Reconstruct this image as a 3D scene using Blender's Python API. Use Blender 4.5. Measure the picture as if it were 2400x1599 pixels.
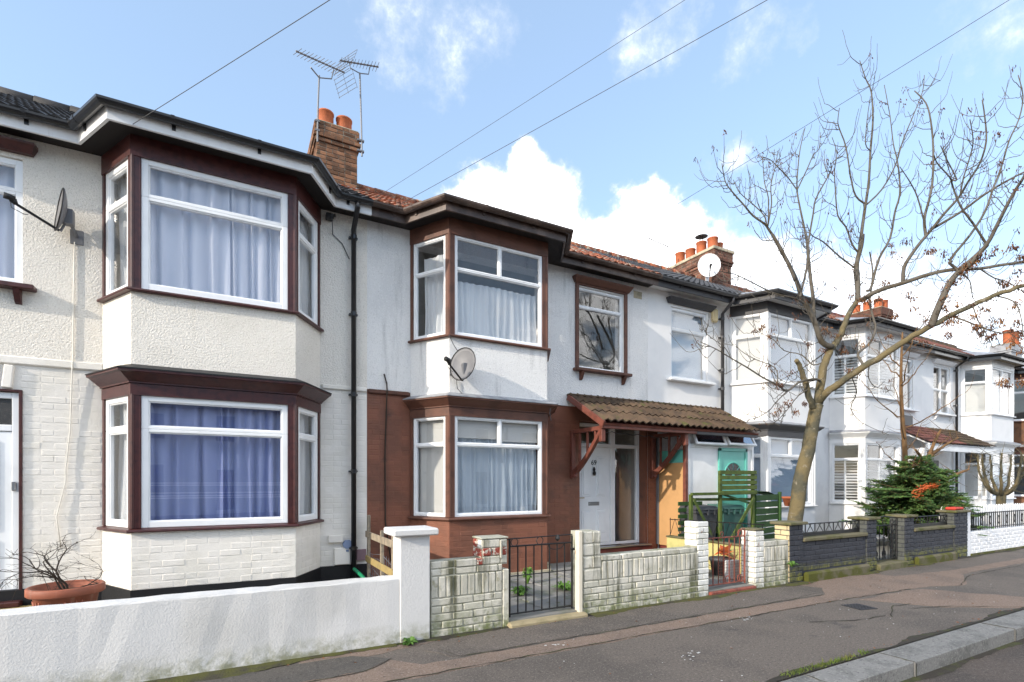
import bpy, bmesh, math, random
from mathutils import Vector, Matrix
R = math.radians
random.seed(7)
sc = bpy.context.scene
for o in list(bpy.data.objects): bpy.data.objects.remove(o)
col = sc.collection
EXPOSURE = 1.15
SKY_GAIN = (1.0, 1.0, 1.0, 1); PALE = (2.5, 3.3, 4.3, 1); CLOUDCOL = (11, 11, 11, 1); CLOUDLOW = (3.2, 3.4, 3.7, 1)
BROAD_OFF = (12.1, 5.5, 0.0); BROAD_T = .55; BANK_OFF = (45.5, 35.5, 0.0)  # offsets keep the view clear and put added bright cloud fill behind it
CLOUD_LIST = [(0.2201, 0.7141, 0.6645, 4.5, 0.407), (0.2657, 0.6979, 0.6651, 5, 0.444), (0.3089, 0.6741, 0.6709, 4, 0.37), (0.1798, 0.7234, 0.6666, 3, 0.296), (0.5138, 0.5618, 0.6483, 3.2, 0.444), (0.5401, 0.5381, 0.6471, 3, 0.429), (0.5573, 0.5226, 0.6453, 2, 0.333), (0.6342, 0.4707, 0.6134, 2.6, 0.385), (0.6383, 0.4806, 0.6013, 2.8, 0.407), (0.671, 0.4323, 0.6024, 1.6, 0.333), (0.792, 0.2546, 0.555, 3.5, 0.333), (0.8109, 0.2418, 0.5329, 3, 0.296), (0.3744, 0.7826, 0.4973, 3.2, 0.8), (0.4131, 0.7483, 0.519, 2.8, 0.8), (0.4364, 0.7603, 0.4811, 4, 0.85), (0.479, 0.7458, 0.4631, 4, 0.85), (0.5063, 0.7211, 0.4731, 2, 0.7), (0.4114, 0.7913, 0.4524, 4, 0.9), (0.339, 0.8095, 0.4793, 2, 0.65), (0.5137, 0.7446, 0.4263, 3, 0.8), (0.5715, 0.7107, 0.4103, 3.6, 0.85), (0.5946, 0.671, 0.4429, 3, 0.8), (0.6228, 0.6399, 0.4502, 3.0, 0.8), (0.6633, 0.622, 0.4161, 3.6, 0.85), (0.5631, 0.7239, 0.3987, 4, 0.9), (0.6278, 0.6652, 0.4042, 4, 0.9), (0.7092, 0.5907, 0.3848, 4, 0.72), (0.7577, 0.5465, 0.3567, 4, 0.7), (0.8024, 0.5026, 0.3219, 4, 0.65), (0.847, 0.4487, 0.2852, 4, 0.6), (0.8832, 0.3901, 0.2602, 5, 0.6), (0.9216, 0.319, 0.2212, 5, 0.6), (0.6755, 0.531, 0.5116, 1.6, 0.46), (0.6389, 0.5644, 0.5227, 1.2, 0.3), (0.7256, 0.516, 0.4553, 1.6, 0.36)]
TREE = [
 ([(8.543,5.496,0.532),(8.556,5.489,0.844),(8.615,5.457,1.399),(8.726,5.397,1.903),(8.797,5.358,2.311),(8.847,5.332,2.595),(8.902,5.302,2.847)], 0.135, 0.115),
 ([(8.891,5.308,2.822),(8.764,5.32,2.789),(8.653,5.323,3.056),(8.539,5.328,3.294),(8.447,5.321,3.432),(8.34,5.322,3.543)], 0.075, 0.05),
 ([(8.902,5.302,2.847),(8.993,5.293,3.282),(9.096,5.278,3.594),(9.211,5.256,3.831),(9.337,5.229,3.968),(9.487,5.188,4.209),(9.615,5.159,4.504),(9.778,5.112,4.748)], 0.095, 0.055),
 ([(8.924,5.29,2.872),(8.858,5.164,2.974),(8.876,4.994,3.096),(8.962,4.786,3.262),(9.082,4.56,3.421),(9.253,4.306,3.62),(9.374,4.08,3.788),(9.464,3.87,3.905),(9.546,3.664,4.016),(9.657,3.444,4.121),(9.756,3.228,4.22),(9.846,3.019,4.262),(9.871,2.844,4.3)], 0.085, 0.035),
 ([(9.445,3.871,3.898),(9.419,3.814,4.038),(9.44,3.731,4.282),(9.48,3.639,4.522),(9.555,3.527,4.692),(9.647,3.406,4.838),(9.717,3.297,4.98)], 0.055, 0.03),
 ([(9.778,5.112,4.748),(9.756,4.993,4.72),(9.743,4.869,4.768),(9.837,4.688,4.825),(9.967,4.486,4.868),(10.113,4.277,4.932),(10.251,4.071,4.97),(10.361,3.881,4.958),(10.525,3.661,4.922),(10.681,3.446,4.932),(10.967,3.16,4.951)], 0.045, 0.02),
 ([(9.778,5.112,4.748),(9.796,5.114,4.933),(9.799,5.123,5.145),(9.799,5.135,5.408),(9.878,5.103,5.724),(9.912,5.096,5.937)], 0.045, 0.035),
 ([(9.175,5.211,3.854),(8.949,5.255,3.924),(8.771,5.273,4.255),(8.593,5.291,4.48),(8.439,5.296,4.629),(8.308,5.289,4.847),(8.136,5.304,5.086),(7.944,5.33,5.321),(7.754,5.355,5.551)], 0.05, 0.026),
 ([(8.747,5.272,4.276),(8.796,5.314,4.645),(8.822,5.368,4.969),(8.848,5.422,5.323),(8.885,5.47,5.655),(8.921,5.519,5.889)], 0.032, 0.022),
 ([(9.233,4.725,3.435),(9.303,4.806,3.544),(9.373,4.889,3.693),(9.663,4.852,3.895),(9.867,4.861,4.178),(9.938,4.943,4.44),(10.008,5.025,4.708),(10.146,5.071,4.982),(10.285,5.116,5.367),(10.353,5.199,5.759)], 0.024, 0.012),
 ([(8.082,5.177,4.792),(7.922,5.213,5.094),(7.763,5.248,5.34),(7.583,5.296,5.556),(7.473,5.304,5.639),(7.272,5.363,5.747),(7.096,5.407,5.905),(6.899,5.464,6.087),(6.771,5.482,6.216),(6.689,5.476,6.47)], 0.026, 0.006),
 ([(7.533,5.304,5.627),(7.555,5.363,5.817),(7.448,5.492,6.036),(7.314,5.635,6.258),(7.273,5.729,6.51)], 0.012, 0.005),
 ([(7.545,5.297,5.6),(7.522,5.253,5.706),(7.51,5.202,5.94),(7.453,5.176,6.171),(7.463,5.114,6.424),(7.462,5.058,6.674)], 0.013, 0.005),
 ([(7.554,5.292,5.653),(7.571,5.302,6.083),(7.529,5.344,6.356),(7.52,5.367,6.788)], 0.011, 0.005),
 ([(9.035,5.457,4.777),(9.047,5.493,5.023),(9.033,5.544,5.563),(9.018,5.594,5.991),(8.977,5.659,6.421),(8.962,5.71,6.796),(9.011,5.726,7.174),(9.086,5.728,7.585),(9.202,5.708,7.998)], 0.024, 0.006),
 ([(8.931,5.684,6.76),(8.711,5.732,6.973),(8.498,5.776,7.111),(8.338,5.792,7.188),(8.155,5.82,7.206)], 0.011, 0.005),
 ([(8.931,5.684,6.775),(9.167,5.656,7.182),(9.358,5.652,7.505),(9.538,5.654,7.682),(9.653,5.691,8.045)], 0.012, 0.005),
 ([(8.346,5.261,4.61),(8.373,5.166,5.06),(8.326,5.11,5.434),(8.326,5.029,5.882),(8.29,4.967,6.083),(8.369,4.843,6.358),(8.365,4.764,6.472),(8.281,4.728,6.545)], 0.018, 0.007),
 ([(9.831,5.14,4.93),(9.815,5.16,5.315),(9.878,5.137,5.642),(9.94,5.115,6.088),(10.003,5.093,6.504),(10.065,5.07,6.922),(10.102,5.061,7.489),(10.152,5.046,8.026),(10.137,5.065,8.565),(10.057,5.12,8.81),(9.976,5.175,9.143)], 0.036, 0.006),
 ([(10.091,5.056,7.476),(9.923,5.052,7.545),(9.858,4.992,7.924),(9.818,4.919,8.266)], 0.01, 0.005),
 ([(10.013,5.098,6.51),(9.796,5.15,6.625),(9.657,5.158,6.912),(9.519,5.167,7.427),(9.357,5.188,7.704),(9.271,5.168,7.807),(9.236,5.121,7.993)], 0.017, 0.006),
 ([(10.039,5.084,6.51),(10.374,5.007,6.827),(10.688,4.942,7.3),(10.925,4.918,7.842),(11.218,4.863,8.424),(11.461,4.836,8.892),(11.597,4.866,9.273)], 0.016, 0.006),
 ([(9.856,5.126,5.604),(9.693,5.15,5.724),(9.53,5.173,6.016),(9.344,5.209,6.189),(9.247,5.196,6.616),(9.176,5.17,6.924),(9.154,5.117,7.172),(9.021,5.124,7.415)], 0.018, 0.005),
 ([(9.805,5.154,5.325),(9.417,5.222,5.49),(9.037,5.286,5.692),(8.738,5.305,5.746),(8.541,5.27,5.879)], 0.016, 0.006),
 ([(9.877,5.002,4.893),(10.028,5.011,4.981),(10.232,4.991,5.513),(10.503,4.935,5.934),(10.672,4.935,6.452),(10.843,4.933,6.827),(10.921,4.982,7.268),(10.971,5.046,7.624),(11.008,5.117,7.923),(11.043,5.189,8.507),(11.036,5.284,9.164)], 0.024, 0.006),
 ([(10.093,4.543,4.893),(10.053,4.513,5.154),(10.111,4.43,5.357),(10.204,4.328,5.558),(10.295,4.227,5.729),(10.433,4.101,5.979),(10.592,3.963,6.227),(10.679,3.865,6.472),(10.787,3.754,6.741),(10.823,3.683,7.087),(10.741,3.676,7.455),(10.647,3.675,7.687)], 0.032, 0.008),
 ([(10.26,4.282,5.648),(10.312,4.327,5.97),(10.462,4.319,6.338),(10.588,4.324,6.684),(10.678,4.349,7.289),(10.717,4.401,7.816),(10.718,4.473,8.178),(10.616,4.602,8.443)], 0.024, 0.009),
 ([(10.256,4.285,5.799),(10.002,4.289,6.23),(9.748,4.294,6.434),(9.473,4.31,6.603)], 0.014, 0.006),
 ([(10.381,4.217,5.785),(10.567,3.932,5.962),(10.714,3.667,6.168),(10.848,3.41,6.311),(10.946,3.172,6.393)], 0.022, 0.012),
 ([(9.524,3.544,4.644),(9.511,3.608,4.726),(9.457,3.637,4.837),(9.842,3.542,5.253),(10.167,3.48,5.653),(10.408,3.463,6.062),(10.652,3.445,6.455),(10.898,3.425,6.96),(11.17,3.392,7.37),(11.364,3.401,7.815),(11.428,3.48,8.242)], 0.022, 0.007),
 ([(9.547,3.474,4.672),(9.631,3.278,4.95),(9.582,3.152,5.145),(9.529,3.03,5.354),(9.471,2.909,5.53),(9.391,2.801,5.631),(9.342,2.676,5.919)], 0.03, 0.014),
 ([(9.674,3.292,4.977),(9.4,3.346,5.233),(9.13,3.397,5.448),(8.925,3.413,5.704),(8.802,3.385,5.747),(8.541,3.431,5.9),(8.401,3.412,5.96)], 0.017, 0.006),
 ([(10.582,3.937,6.239),(10.474,3.854,6.463),(10.41,3.746,6.73),(10.298,3.665,6.91),(10.094,3.633,7.158)], 0.013, 0.007),
 ([(8.843,3.401,5.755),(8.841,3.326,5.704),(8.64,3.359,5.935),(8.48,3.37,6.094)], 0.011, 0.006),
 ([(8.885,5.254,3.24),(8.767,5.221,3.248),(8.574,5.229,3.231),(8.319,5.271,3.165),(8.067,5.31,3.004),(7.861,5.325,3.085),(7.574,5.384,3.187),(7.271,5.451,3.333),(6.952,5.527,3.476),(6.679,5.578,3.593),(6.39,5.638,3.684)], 0.024, 0.006),
 ([(8.058,5.304,3.003),(7.796,5.332,2.795),(7.62,5.313,2.662),(7.365,5.337,2.532),(7.114,5.36,2.474)], 0.01, 0.004),
 ([(7.827,5.315,3.104),(7.865,5.38,3.382),(7.637,5.588,3.544),(7.49,5.753,3.708),(7.447,5.862,3.875)], 0.01, 0.004),
 ([(6.978,5.547,3.483),(6.84,5.546,3.628),(6.543,5.631,3.816),(6.429,5.617,3.91)], 0.007, 0.003),
 ([(8.301,5.172,4.457),(8.031,5.137,4.484),(7.551,5.214,4.52),(7.124,5.264,4.619),(6.728,5.296,4.691),(6.399,5.292,4.658)], 0.016, 0.005),
 ([(7.921,5.264,4.53),(7.765,5.519,4.68),(7.555,5.804,4.81)], 0.008, 0.003),
 ([(9.074,5.265,3.614),(8.976,5.423,3.559),(8.885,5.576,3.761),(8.699,5.781,3.862),(8.6,5.939,4.096),(8.451,6.124,4.254),(8.344,6.286,4.523)], 0.013, 0.004),
 ([(8.736,5.278,3.13),(8.396,5.32,2.96),(8.105,5.335,2.697),(7.819,5.348,2.489),(7.662,5.291,2.615)], 0.01, 0.004),
 ([(9.271,5.216,3.944),(9.22,5.414,3.765),(9.14,5.628,3.618),(9.052,5.846,3.491),(8.957,6.068,3.387)], 0.013, 0.004),
 ([(9.587,3.68,4.026),(9.643,3.507,3.899),(9.674,3.349,3.774),(9.773,3.153,3.653),(9.862,2.963,3.658)], 0.016, 0.006),
 ([(9.625,3.432,4.112),(9.615,3.362,3.855),(9.642,3.271,3.623),(9.537,3.252,3.394)], 0.01, 0.004),
 ([(10.615,3.692,4.951),(10.517,3.48,4.706),(10.408,3.274,4.547),(10.343,3.043,4.263)], 0.013, 0.005),
 ([(10.305,3.86,4.94),(10.596,3.816,4.791),(10.765,3.839,4.566),(11.02,3.814,4.383)], 0.011, 0.005),
 ([(9.778,3.236,4.226),(9.843,3.049,4.094),(9.754,2.945,3.843),(9.61,2.872,3.518)], 0.012, 0.005),
 ([(9.2,4.913,3.309),(9.473,4.964,3.044),(9.57,5.111,2.793),(9.939,5.11,2.557),(10.548,4.979,2.364)], 0.01, 0.004),
 ([(9.263,4.651,3.46),(9.496,4.791,3.291),(9.861,4.858,3.161),(10.415,4.824,3.126)], 0.009, 0.004),
 ([(9.432,4.105,3.803),(9.729,4.134,3.99),(10.051,4.149,4.231),(10.207,4.254,4.504)], 0.01, 0.004),
]
KEYS = [(8.404,6.149,4.281),(8.498,6.099,4.334),(8.544,6.073,4.388),(8.6,5.939,4.307),(8.554,5.964,4.175),(8.623,5.926,4.043),(8.185,5.235,4.277),(9.016,5.219,4.125),(8.902,5.202,4.155),(9.532,5.164,4.132),(9.315,5.241,4.096),(9.473,5.156,3.841),(9.428,5.18,3.815),(9.121,5.305,3.857),(9.127,4.783,3.374),(9.169,4.76,3.35),(8.92,4.809,3.382),(8.91,6.094,3.387),(7.838,5.309,3.104),(7.838,5.309,2.7),(7.703,5.269,2.639),(8.483,5.273,2.862),(8.105,5.335,2.842),(8.233,5.266,2.697),(8.751,5.362,3.924),(9.734,5.005,4.733),(9.779,4.981,4.759),(9.767,5.118,4.748),(9.728,5.195,4.87),(9.824,4.956,4.733),(9.832,4.821,4.692),(10.527,4.922,5.846),(10.55,4.91,5.714),(9.98,4.449,5.605),(9.815,4.7,4.95),(10.225,4.472,4.699),(10.181,4.495,4.748),(10.035,4.347,4.431),(10.03,4.161,4.208),(9.415,3.887,3.969),(10.277,4.76,4.44),(10.299,4.747,4.492),(9.494,4.015,3.743),(10.347,4.251,5.433),(10.395,4.209,5.452),(9.369,3.685,4.952),(10.303,4.274,5.409),(9.422,3.67,4.5),(9.459,3.721,4.414),(9.479,3.71,4.326),(9.499,3.629,4.544),(9.538,3.608,4.522),(10.361,3.881,4.911),(9.536,3.537,4.692),(9.574,3.517,4.67),(9.549,3.473,4.714),(9.568,3.463,4.778),(9.609,3.427,4.773),(9.647,3.406,4.816),(9.684,3.386,4.859),(9.605,3.292,4.848),(9.459,3.721,4.194),(9.44,3.731,4.26),(9.479,3.71,4.15),(9.529,3.712,3.938),(9.567,3.691,3.982),(9.565,3.654,4.015),(9.604,3.633,4.037),(9.684,3.628,3.96),(9.567,3.691,3.784),(9.681,3.753,3.793),(9.623,3.622,4.191),(9.619,3.464,4.164),(11.062,3.791,4.431),(11.126,3.756,4.431),(9.787,3.288,3.796),(9.618,3.379,3.796),(9.578,3.382,3.812),(11.191,3.722,4.285),(9.699,3.193,3.842),(9.773,3.153,3.863),(9.679,3.251,3.644),(9.697,3.241,3.665),(9.933,3.109,4.93),(9.97,3.089,4.951),(10.788,3.257,5.019),(10.827,3.236,5.041),(10.349,3.306,4.547),(10.388,3.285,4.547),(10.597,3.437,4.683),(9.861,3.039,4.074),(9.843,3.049,4.053),(9.864,3.009,4.376),(9.919,2.98,4.314),(9.7,2.974,3.781),(9.54,2.91,3.478),(9.845,2.972,3.637),(9.469,2.948,3.438),(9.739,3.142,2.976),(9.776,3.123,2.934),(9.575,2.891,2.916),(9.553,4.912,3.895),(9.53,4.924,3.92),(10.067,4.752,4.076),(9.559,3.392,3.961),(9.674,3.349,3.732),(10.525,3.211,4.746),(9.811,3.246,4.938),(9.754,3.022,3.699),(9.61,2.872,3.358)]

# ------------------------------------------------------------------ camera
CAM_Z = 1.5
cd = bpy.data.cameras.new('camera'); cam = bpy.data.objects.new('camera', cd); col.objects.link(cam)
cam.location = (0, 0, CAM_Z)
cam.rotation_euler = (R(90), 0, R(-28.425))
cd.sensor_width = 36; cd.lens = 36*1201.3/2400
cd.shift_y = (1129.4-799.5)/2400
cd.clip_end = 3000; cd.clip_start = .05
sc.camera = cam

# ------------------------------------------------------------------ light
SUN_AZ, SUN_EL = 11.6, 21.0       # degrees off the terrace line, degrees up
to_sun = Vector((-math.cos(R(SUN_EL))*math.cos(R(SUN_AZ)), -math.cos(R(SUN_EL))*math.sin(R(SUN_AZ)), math.sin(R(SUN_EL))))
sd = bpy.data.lights.new('sun', 'SUN'); sd.energy = 2.1; sd.angle = R(.6); sd.color = (1, .90, .76)
so = bpy.data.objects.new('sun', sd); col.objects.link(so)
so.rotation_euler = to_sun.to_track_quat('Z', 'Y').to_euler(); so.location = (-20, -6, 12)

world = bpy.data.worlds.new('World'); sc.world = world; world.use_nodes = True
nt = world.node_tree; nt.nodes.clear()
def wn(t, **k):
    n = nt.nodes.new(t)
    for a, v in k.items(): setattr(n, a, v)
    return n
def wl(a, b): nt.links.new(a, b)
def wmath(op, a, b=None, clamp=False):
    n = wn('ShaderNodeMath', operation=op); n.use_clamp = clamp
    for i, v in enumerate((a, b)):
        if v is None: continue
        if isinstance(v, (int, float)): n.inputs[i].default_value = v
        else: wl(v, n.inputs[i])
    return n.outputs[0]
sky = wn('ShaderNodeTexSky', sky_type='NISHITA'); sky.sun_disc = False
sky.sun_elevation = R(SUN_EL); sky.sun_rotation = math.atan2(to_sun.x, to_sun.y)
sky.air_density = 1.0; sky.dust_density = .6; sky.ozone_density = 1.6
tc = wn('ShaderNodeTexCoord')
nrm = wn('ShaderNodeVectorMath', operation='NORMALIZE'); wl(tc.outputs['Generated'], nrm.inputs[0])
sep = wn('ShaderNodeSeparateXYZ'); wl(nrm.outputs[0], sep.inputs[0])
# a flat layer of cloud far overhead: project the view direction onto it
den = wmath('ADD', wmath('MAXIMUM', sep.outputs[2], 0.0), .22)
cmb = wn('ShaderNodeCombineXYZ')
wl(wmath('DIVIDE', sep.outputs[0], den), cmb.inputs[0]); wl(wmath('DIVIDE', sep.outputs[1], den), cmb.inputs[1])
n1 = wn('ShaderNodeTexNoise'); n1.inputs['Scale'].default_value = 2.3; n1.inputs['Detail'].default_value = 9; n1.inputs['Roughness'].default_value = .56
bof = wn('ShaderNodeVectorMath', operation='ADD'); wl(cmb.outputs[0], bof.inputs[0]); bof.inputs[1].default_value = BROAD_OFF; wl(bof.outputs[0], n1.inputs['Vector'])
n0 = wn('ShaderNodeTexNoise'); n0.inputs['Scale'].default_value = .42; n0.inputs['Detail'].default_value = 1.5      # cloud banks shaped to lie unseen behind the camera and raise the ambient light
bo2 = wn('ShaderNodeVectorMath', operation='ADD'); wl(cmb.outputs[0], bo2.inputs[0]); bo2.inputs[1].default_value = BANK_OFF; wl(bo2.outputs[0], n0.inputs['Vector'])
n2 = wn('ShaderNodeTexNoise'); n2.inputs['Scale'].default_value = 11; n2.inputs['Detail'].default_value = 9; n2.inputs['Roughness'].default_value = .66
wl(nrm.outputs[0], n2.inputs['Vector'])
# cumulus heads: directions (x, y, z), angular radius in degrees, weight
CLOUDS = CLOUD_LIST
wv = wn('ShaderNodeTexNoise'); wv.inputs['Scale'].default_value = 7; wv.inputs['Detail'].default_value = 6; wv.inputs['Roughness'].default_value = .62; wl(nrm.outputs[0], wv.inputs['Vector'])
wsub = wn('ShaderNodeVectorMath', operation='SUBTRACT'); wl(wv.outputs['Color'], wsub.inputs[0]); wsub.inputs[1].default_value = (.5, .5, .5)
wsc = wn('ShaderNodeVectorMath', operation='SCALE'); wl(wsub.outputs[0], wsc.inputs[0]); wsc.inputs['Scale'].default_value = .16
wad = wn('ShaderNodeVectorMath', operation='ADD'); wl(nrm.outputs[0], wad.inputs[0]); wl(wsc.outputs[0], wad.inputs[1])
wnm = wn('ShaderNodeVectorMath', operation='NORMALIZE'); wl(wad.outputs[0], wnm.inputs[0])
tot = None
for (cx, cy, cz, rad, wgt) in CLOUDS:
    dp = wn('ShaderNodeVectorMath', operation='DOT_PRODUCT'); wl(wnm.outputs[0], dp.inputs[0]); dp.inputs[1].default_value = (cx, cy, cz)
    mr = wn('ShaderNodeMapRange', interpolation_type='SMOOTHSTEP')
    wl(dp.outputs['Value'], mr.inputs[0])
    mr.inputs[1].default_value = math.cos(R(rad*1.45)); mr.inputs[2].default_value = math.cos(R(rad*.2))
    mr.inputs[3].default_value = 0; mr.inputs[4].default_value = wgt
    tot = mr.outputs[0] if tot is None else wmath('MAXIMUM', tot, mr.outputs[0])
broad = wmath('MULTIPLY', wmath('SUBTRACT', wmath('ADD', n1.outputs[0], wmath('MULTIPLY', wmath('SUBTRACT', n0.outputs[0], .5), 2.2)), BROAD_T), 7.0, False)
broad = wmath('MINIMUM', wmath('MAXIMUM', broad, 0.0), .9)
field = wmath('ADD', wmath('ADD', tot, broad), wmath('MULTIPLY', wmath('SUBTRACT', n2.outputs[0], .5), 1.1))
mk = wn('ShaderNodeMapRange', interpolation_type='SMOOTHSTEP'); wl(field, mk.inputs[0])
mk.inputs[1].default_value = .22; mk.inputs[2].default_value = .85
hz = wn('ShaderNodeMapRange', interpolation_type='SMOOTHSTEP'); wl(sep.outputs[2], hz.inputs[0])
hz.inputs[1].default_value = 0.02; hz.inputs[2].default_value = .5; hz.inputs[3].default_value = .60; hz.inputs[4].default_value = 0.32
gain = wn('ShaderNodeMix', data_type='RGBA'); gain.blend_type = 'MULTIPLY'; gain.inputs[0].default_value = 1
wl(sky.outputs[0], gain.inputs[6]); gain.inputs[7].default_value = (SKY_GAIN)
pale = wn('ShaderNodeMix', data_type='RGBA'); wl(hz.outputs[0], pale.inputs[0]); wl(gain.outputs[2], pale.inputs[6]); pale.inputs[7].default_value = (PALE)
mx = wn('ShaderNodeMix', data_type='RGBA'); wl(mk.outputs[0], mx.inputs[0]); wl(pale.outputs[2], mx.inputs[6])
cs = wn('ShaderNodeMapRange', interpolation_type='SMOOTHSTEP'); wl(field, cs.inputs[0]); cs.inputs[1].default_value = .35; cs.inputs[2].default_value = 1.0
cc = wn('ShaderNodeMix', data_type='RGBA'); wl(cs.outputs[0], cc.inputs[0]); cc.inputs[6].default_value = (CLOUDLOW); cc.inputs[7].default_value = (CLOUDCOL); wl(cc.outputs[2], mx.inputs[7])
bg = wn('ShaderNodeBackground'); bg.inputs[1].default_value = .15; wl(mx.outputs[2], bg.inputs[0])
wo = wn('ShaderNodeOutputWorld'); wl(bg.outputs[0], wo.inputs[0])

sc.view_settings.view_transform = 'Standard'; sc.view_settings.look = 'None'
sc.view_settings.exposure = EXPOSURE; sc.view_settings.gamma = 1; sc.view_settings.use_curve_mapping = False

# ------------------------------------------------------------------ materials
def mat(name, c, rough=.75, c2=None, vs=3.0, vlo=.45, vhi=.65, bump=0, bs=40, bd=.01, vor=0, rnd=0, metal=0, spec=.35,
        streak=None, dirt=None, dirt_s=5.0, dirt_lo=.55, dirt_hi=.7, speck=None, speck_s=60, coat=0, low=None, grain=None):
    """procedural material: two colours mixed by noise, fine relief, random tone per object, streaks and dirt with shapes of their own"""
    m = bpy.data.materials.new(name); m.use_nodes = True
    t = m.node_tree; N = t.nodes; L = t.links; bs_ = N['Principled BSDF']
    g = N.new('ShaderNodeNewGeometry'); pos = g.outputs['Position']
    def noise(s, d=4, r=.55, vec=None):
        n = N.new('ShaderNodeTexNoise'); n.inputs['Scale'].default_value = s; n.inputs['Detail'].default_value = d
        n.inputs['Roughness'].default_value = r; L.new(vec or pos, n.inputs['Vector']); return n.outputs[0]
    def ramp(v, lo, hi):
        r = N.new('ShaderNodeMapRange'); r.interpolation_type = 'SMOOTHSTEP'; L.new(v, r.inputs[0]); r.inputs[1].default_value = lo; r.inputs[2].default_value = hi
        return r.outputs[0]
    def mix(f, a, b, mode='MIX'):
        x = N.new('ShaderNodeMix'); x.data_type = 'RGBA'; x.blend_type = mode
        for sck, v in ((x.inputs[0], f), (x.inputs[6], a), (x.inputs[7], b)):
            if isinstance(v, (int, float)): sck.default_value = v
            elif isinstance(v, tuple): sck.default_value = (*v[:3], 1)
            else: L.new(v, sck)
        return x.outputs[2]
    cur = tuple(c)
    if c2 is not None: cur = mix(ramp(noise(vs), vlo, vhi), tuple(c), tuple(c2))
    else: cur = mix(ramp(noise(vs), .3, .7), tuple(x*.93 for x in c), tuple(min(1, x*1.05) for x in c))
    if rnd:
        oi = N.new('ShaderNodeObjectInfo'); mr = N.new('ShaderNodeMapRange'); L.new(oi.outputs['Random'], mr.inputs[0])
        mr.inputs[3].default_value = 1-rnd; mr.inputs[4].default_value = 1+rnd*.5
        cb = N.new('ShaderNodeCombineColor'); 
        for i in range(3): L.new(mr.outputs[0], cb.inputs[i])
        cur = mix(1.0, cur, cb.outputs[0], 'MULTIPLY')
    if streak:
        mp = N.new('ShaderNodeMapping'); mp.inputs['Scale'].default_value = (1, 1, .09); L.new(pos, mp.inputs[0])
        cur = mix(ramp(noise(streak[1], 5, .6, mp.outputs[0]), streak[2], streak[3]), cur, tuple(streak[0]))
    if dirt: cur = mix(ramp(noise(dirt_s, 8, .68), dirt_lo, dirt_hi), cur, tuple(dirt))
    if low:                                     # growth that sits on the foot of a wall: colour, top height, fade
        sp = N.new('ShaderNodeSeparateXYZ'); L.new(pos, sp.inputs[0])
        f = N.new('ShaderNodeMapRange'); L.new(sp.outputs[2], f.inputs[0]); f.inputs[1].default_value = low[1]; f.inputs[2].default_value = low[1]-low[2]
        ml = N.new('ShaderNodeMath'); ml.operation = 'MULTIPLY'; L.new(f.outputs[0], ml.inputs[0]); L.new(ramp(noise(9, 8, .7), .35, .62), ml.inputs[1])
        cur = mix(ml.outputs[0], cur, tuple(low[0]))
    if grain:                                   # stone chippings: lighter and darker grains; on roughcast, pit dirt and painted pit shading
        cur = mix(ramp(noise(grain[0], 3, .7), .52, .70), cur, tuple(grain[1])); cur = mix(ramp(noise(grain[0]*.83, 3, .7, None), .30, .46), tuple(grain[2]), cur)
    if speck: cur = mix(ramp(noise(speck_s, 2, .5), .62, .72), cur, tuple(speck))
    if isinstance(cur, tuple): bs_.inputs['Base Color'].default_value = (*cur, 1)
    else: L.new(cur, bs_.inputs['Base Color'])
    bs_.inputs['Roughness'].default_value = rough; bs_.inputs['Metallic'].default_value = metal
    bs_.inputs['Specular IOR Level'].default_value = spec
    if coat: bs_.inputs['Coat Weight'].default_value = coat
    if bump:
        h = noise(bs, 5, .6)
        if vor:
            v = N.new('ShaderNodeTexVoronoi'); v.inputs['Scale'].default_value = vor; L.new(pos, v.inputs['Vector'])
            a = N.new('ShaderNodeMath'); a.operation = 'ADD'; L.new(h, a.inputs[0]); L.new(v.outputs['Distance'], a.inputs[1]); h = a.outputs[0]
        b = N.new('ShaderNodeBump'); b.inputs['Strength'].default_value = bump; b.inputs['Distance'].default_value = bd
        L.new(h, b.inputs['Height']); L.new(b.outputs[0], bs_.inputs['Normal'])
    return m

def glass(name, f0=.06, tint=(1, 1, 1)):
    m = bpy.data.materials.new(name); m.use_nodes = True; t = m.node_tree; N = t.nodes; L = t.links
    N.remove(N['Principled BSDF']); out = N['Material Output']
    tr = N.new('ShaderNodeBsdfTransparent'); tr.inputs[0].default_value = (*tint, 1)
    gl = N.new('ShaderNodeBsdfGlossy'); gl.inputs['Roughness'].default_value = .012
    g = N.new('ShaderNodeNewGeometry')
    def mt(op, a, b=None):
        n = N.new('ShaderNodeMath'); n.operation = op
        for i, v in enumerate((a, b)):
            if v is None: continue
            if isinstance(v, (int, float)): n.inputs[i].default_value = v
            else: L.new(v, n.inputs[i])
        return n.outputs[0]
    dt = N.new('ShaderNodeVectorMath'); dt.operation = 'DOT_PRODUCT'; L.new(g.outputs['Incoming'], dt.inputs[0]); L.new(g.outputs['Normal'], dt.inputs[1])
    c = mt('SUBTRACT', 1.0, mt('ABSOLUTE', dt.outputs['Value']))
    fac = mt('ADD', mt('MULTIPLY', mt('POWER', c, 5.0), 1-f0), f0)
    n = N.new('ShaderNodeTexNoise'); n.inputs['Scale'].default_value = 1.6; n.inputs['Detail'].default_value = 1; L.new(g.outputs['Position'], n.inputs['Vector'])
    b = N.new('ShaderNodeBump'); b.inputs['Strength'].default_value = .05; b.inputs['Distance'].default_value = .02; L.new(n.outputs[0], b.inputs['Height']); L.new(b.outputs[0], gl.inputs['Normal'])
    x = N.new('ShaderNodeMixShader'); L.new(fac, x.inputs[0]); L.new(tr.outputs[0], x.inputs[1]); L.new(gl.outputs[0], x.inputs[2]); L.new(x.outputs[0], out.inputs[0])
    return m
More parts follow.
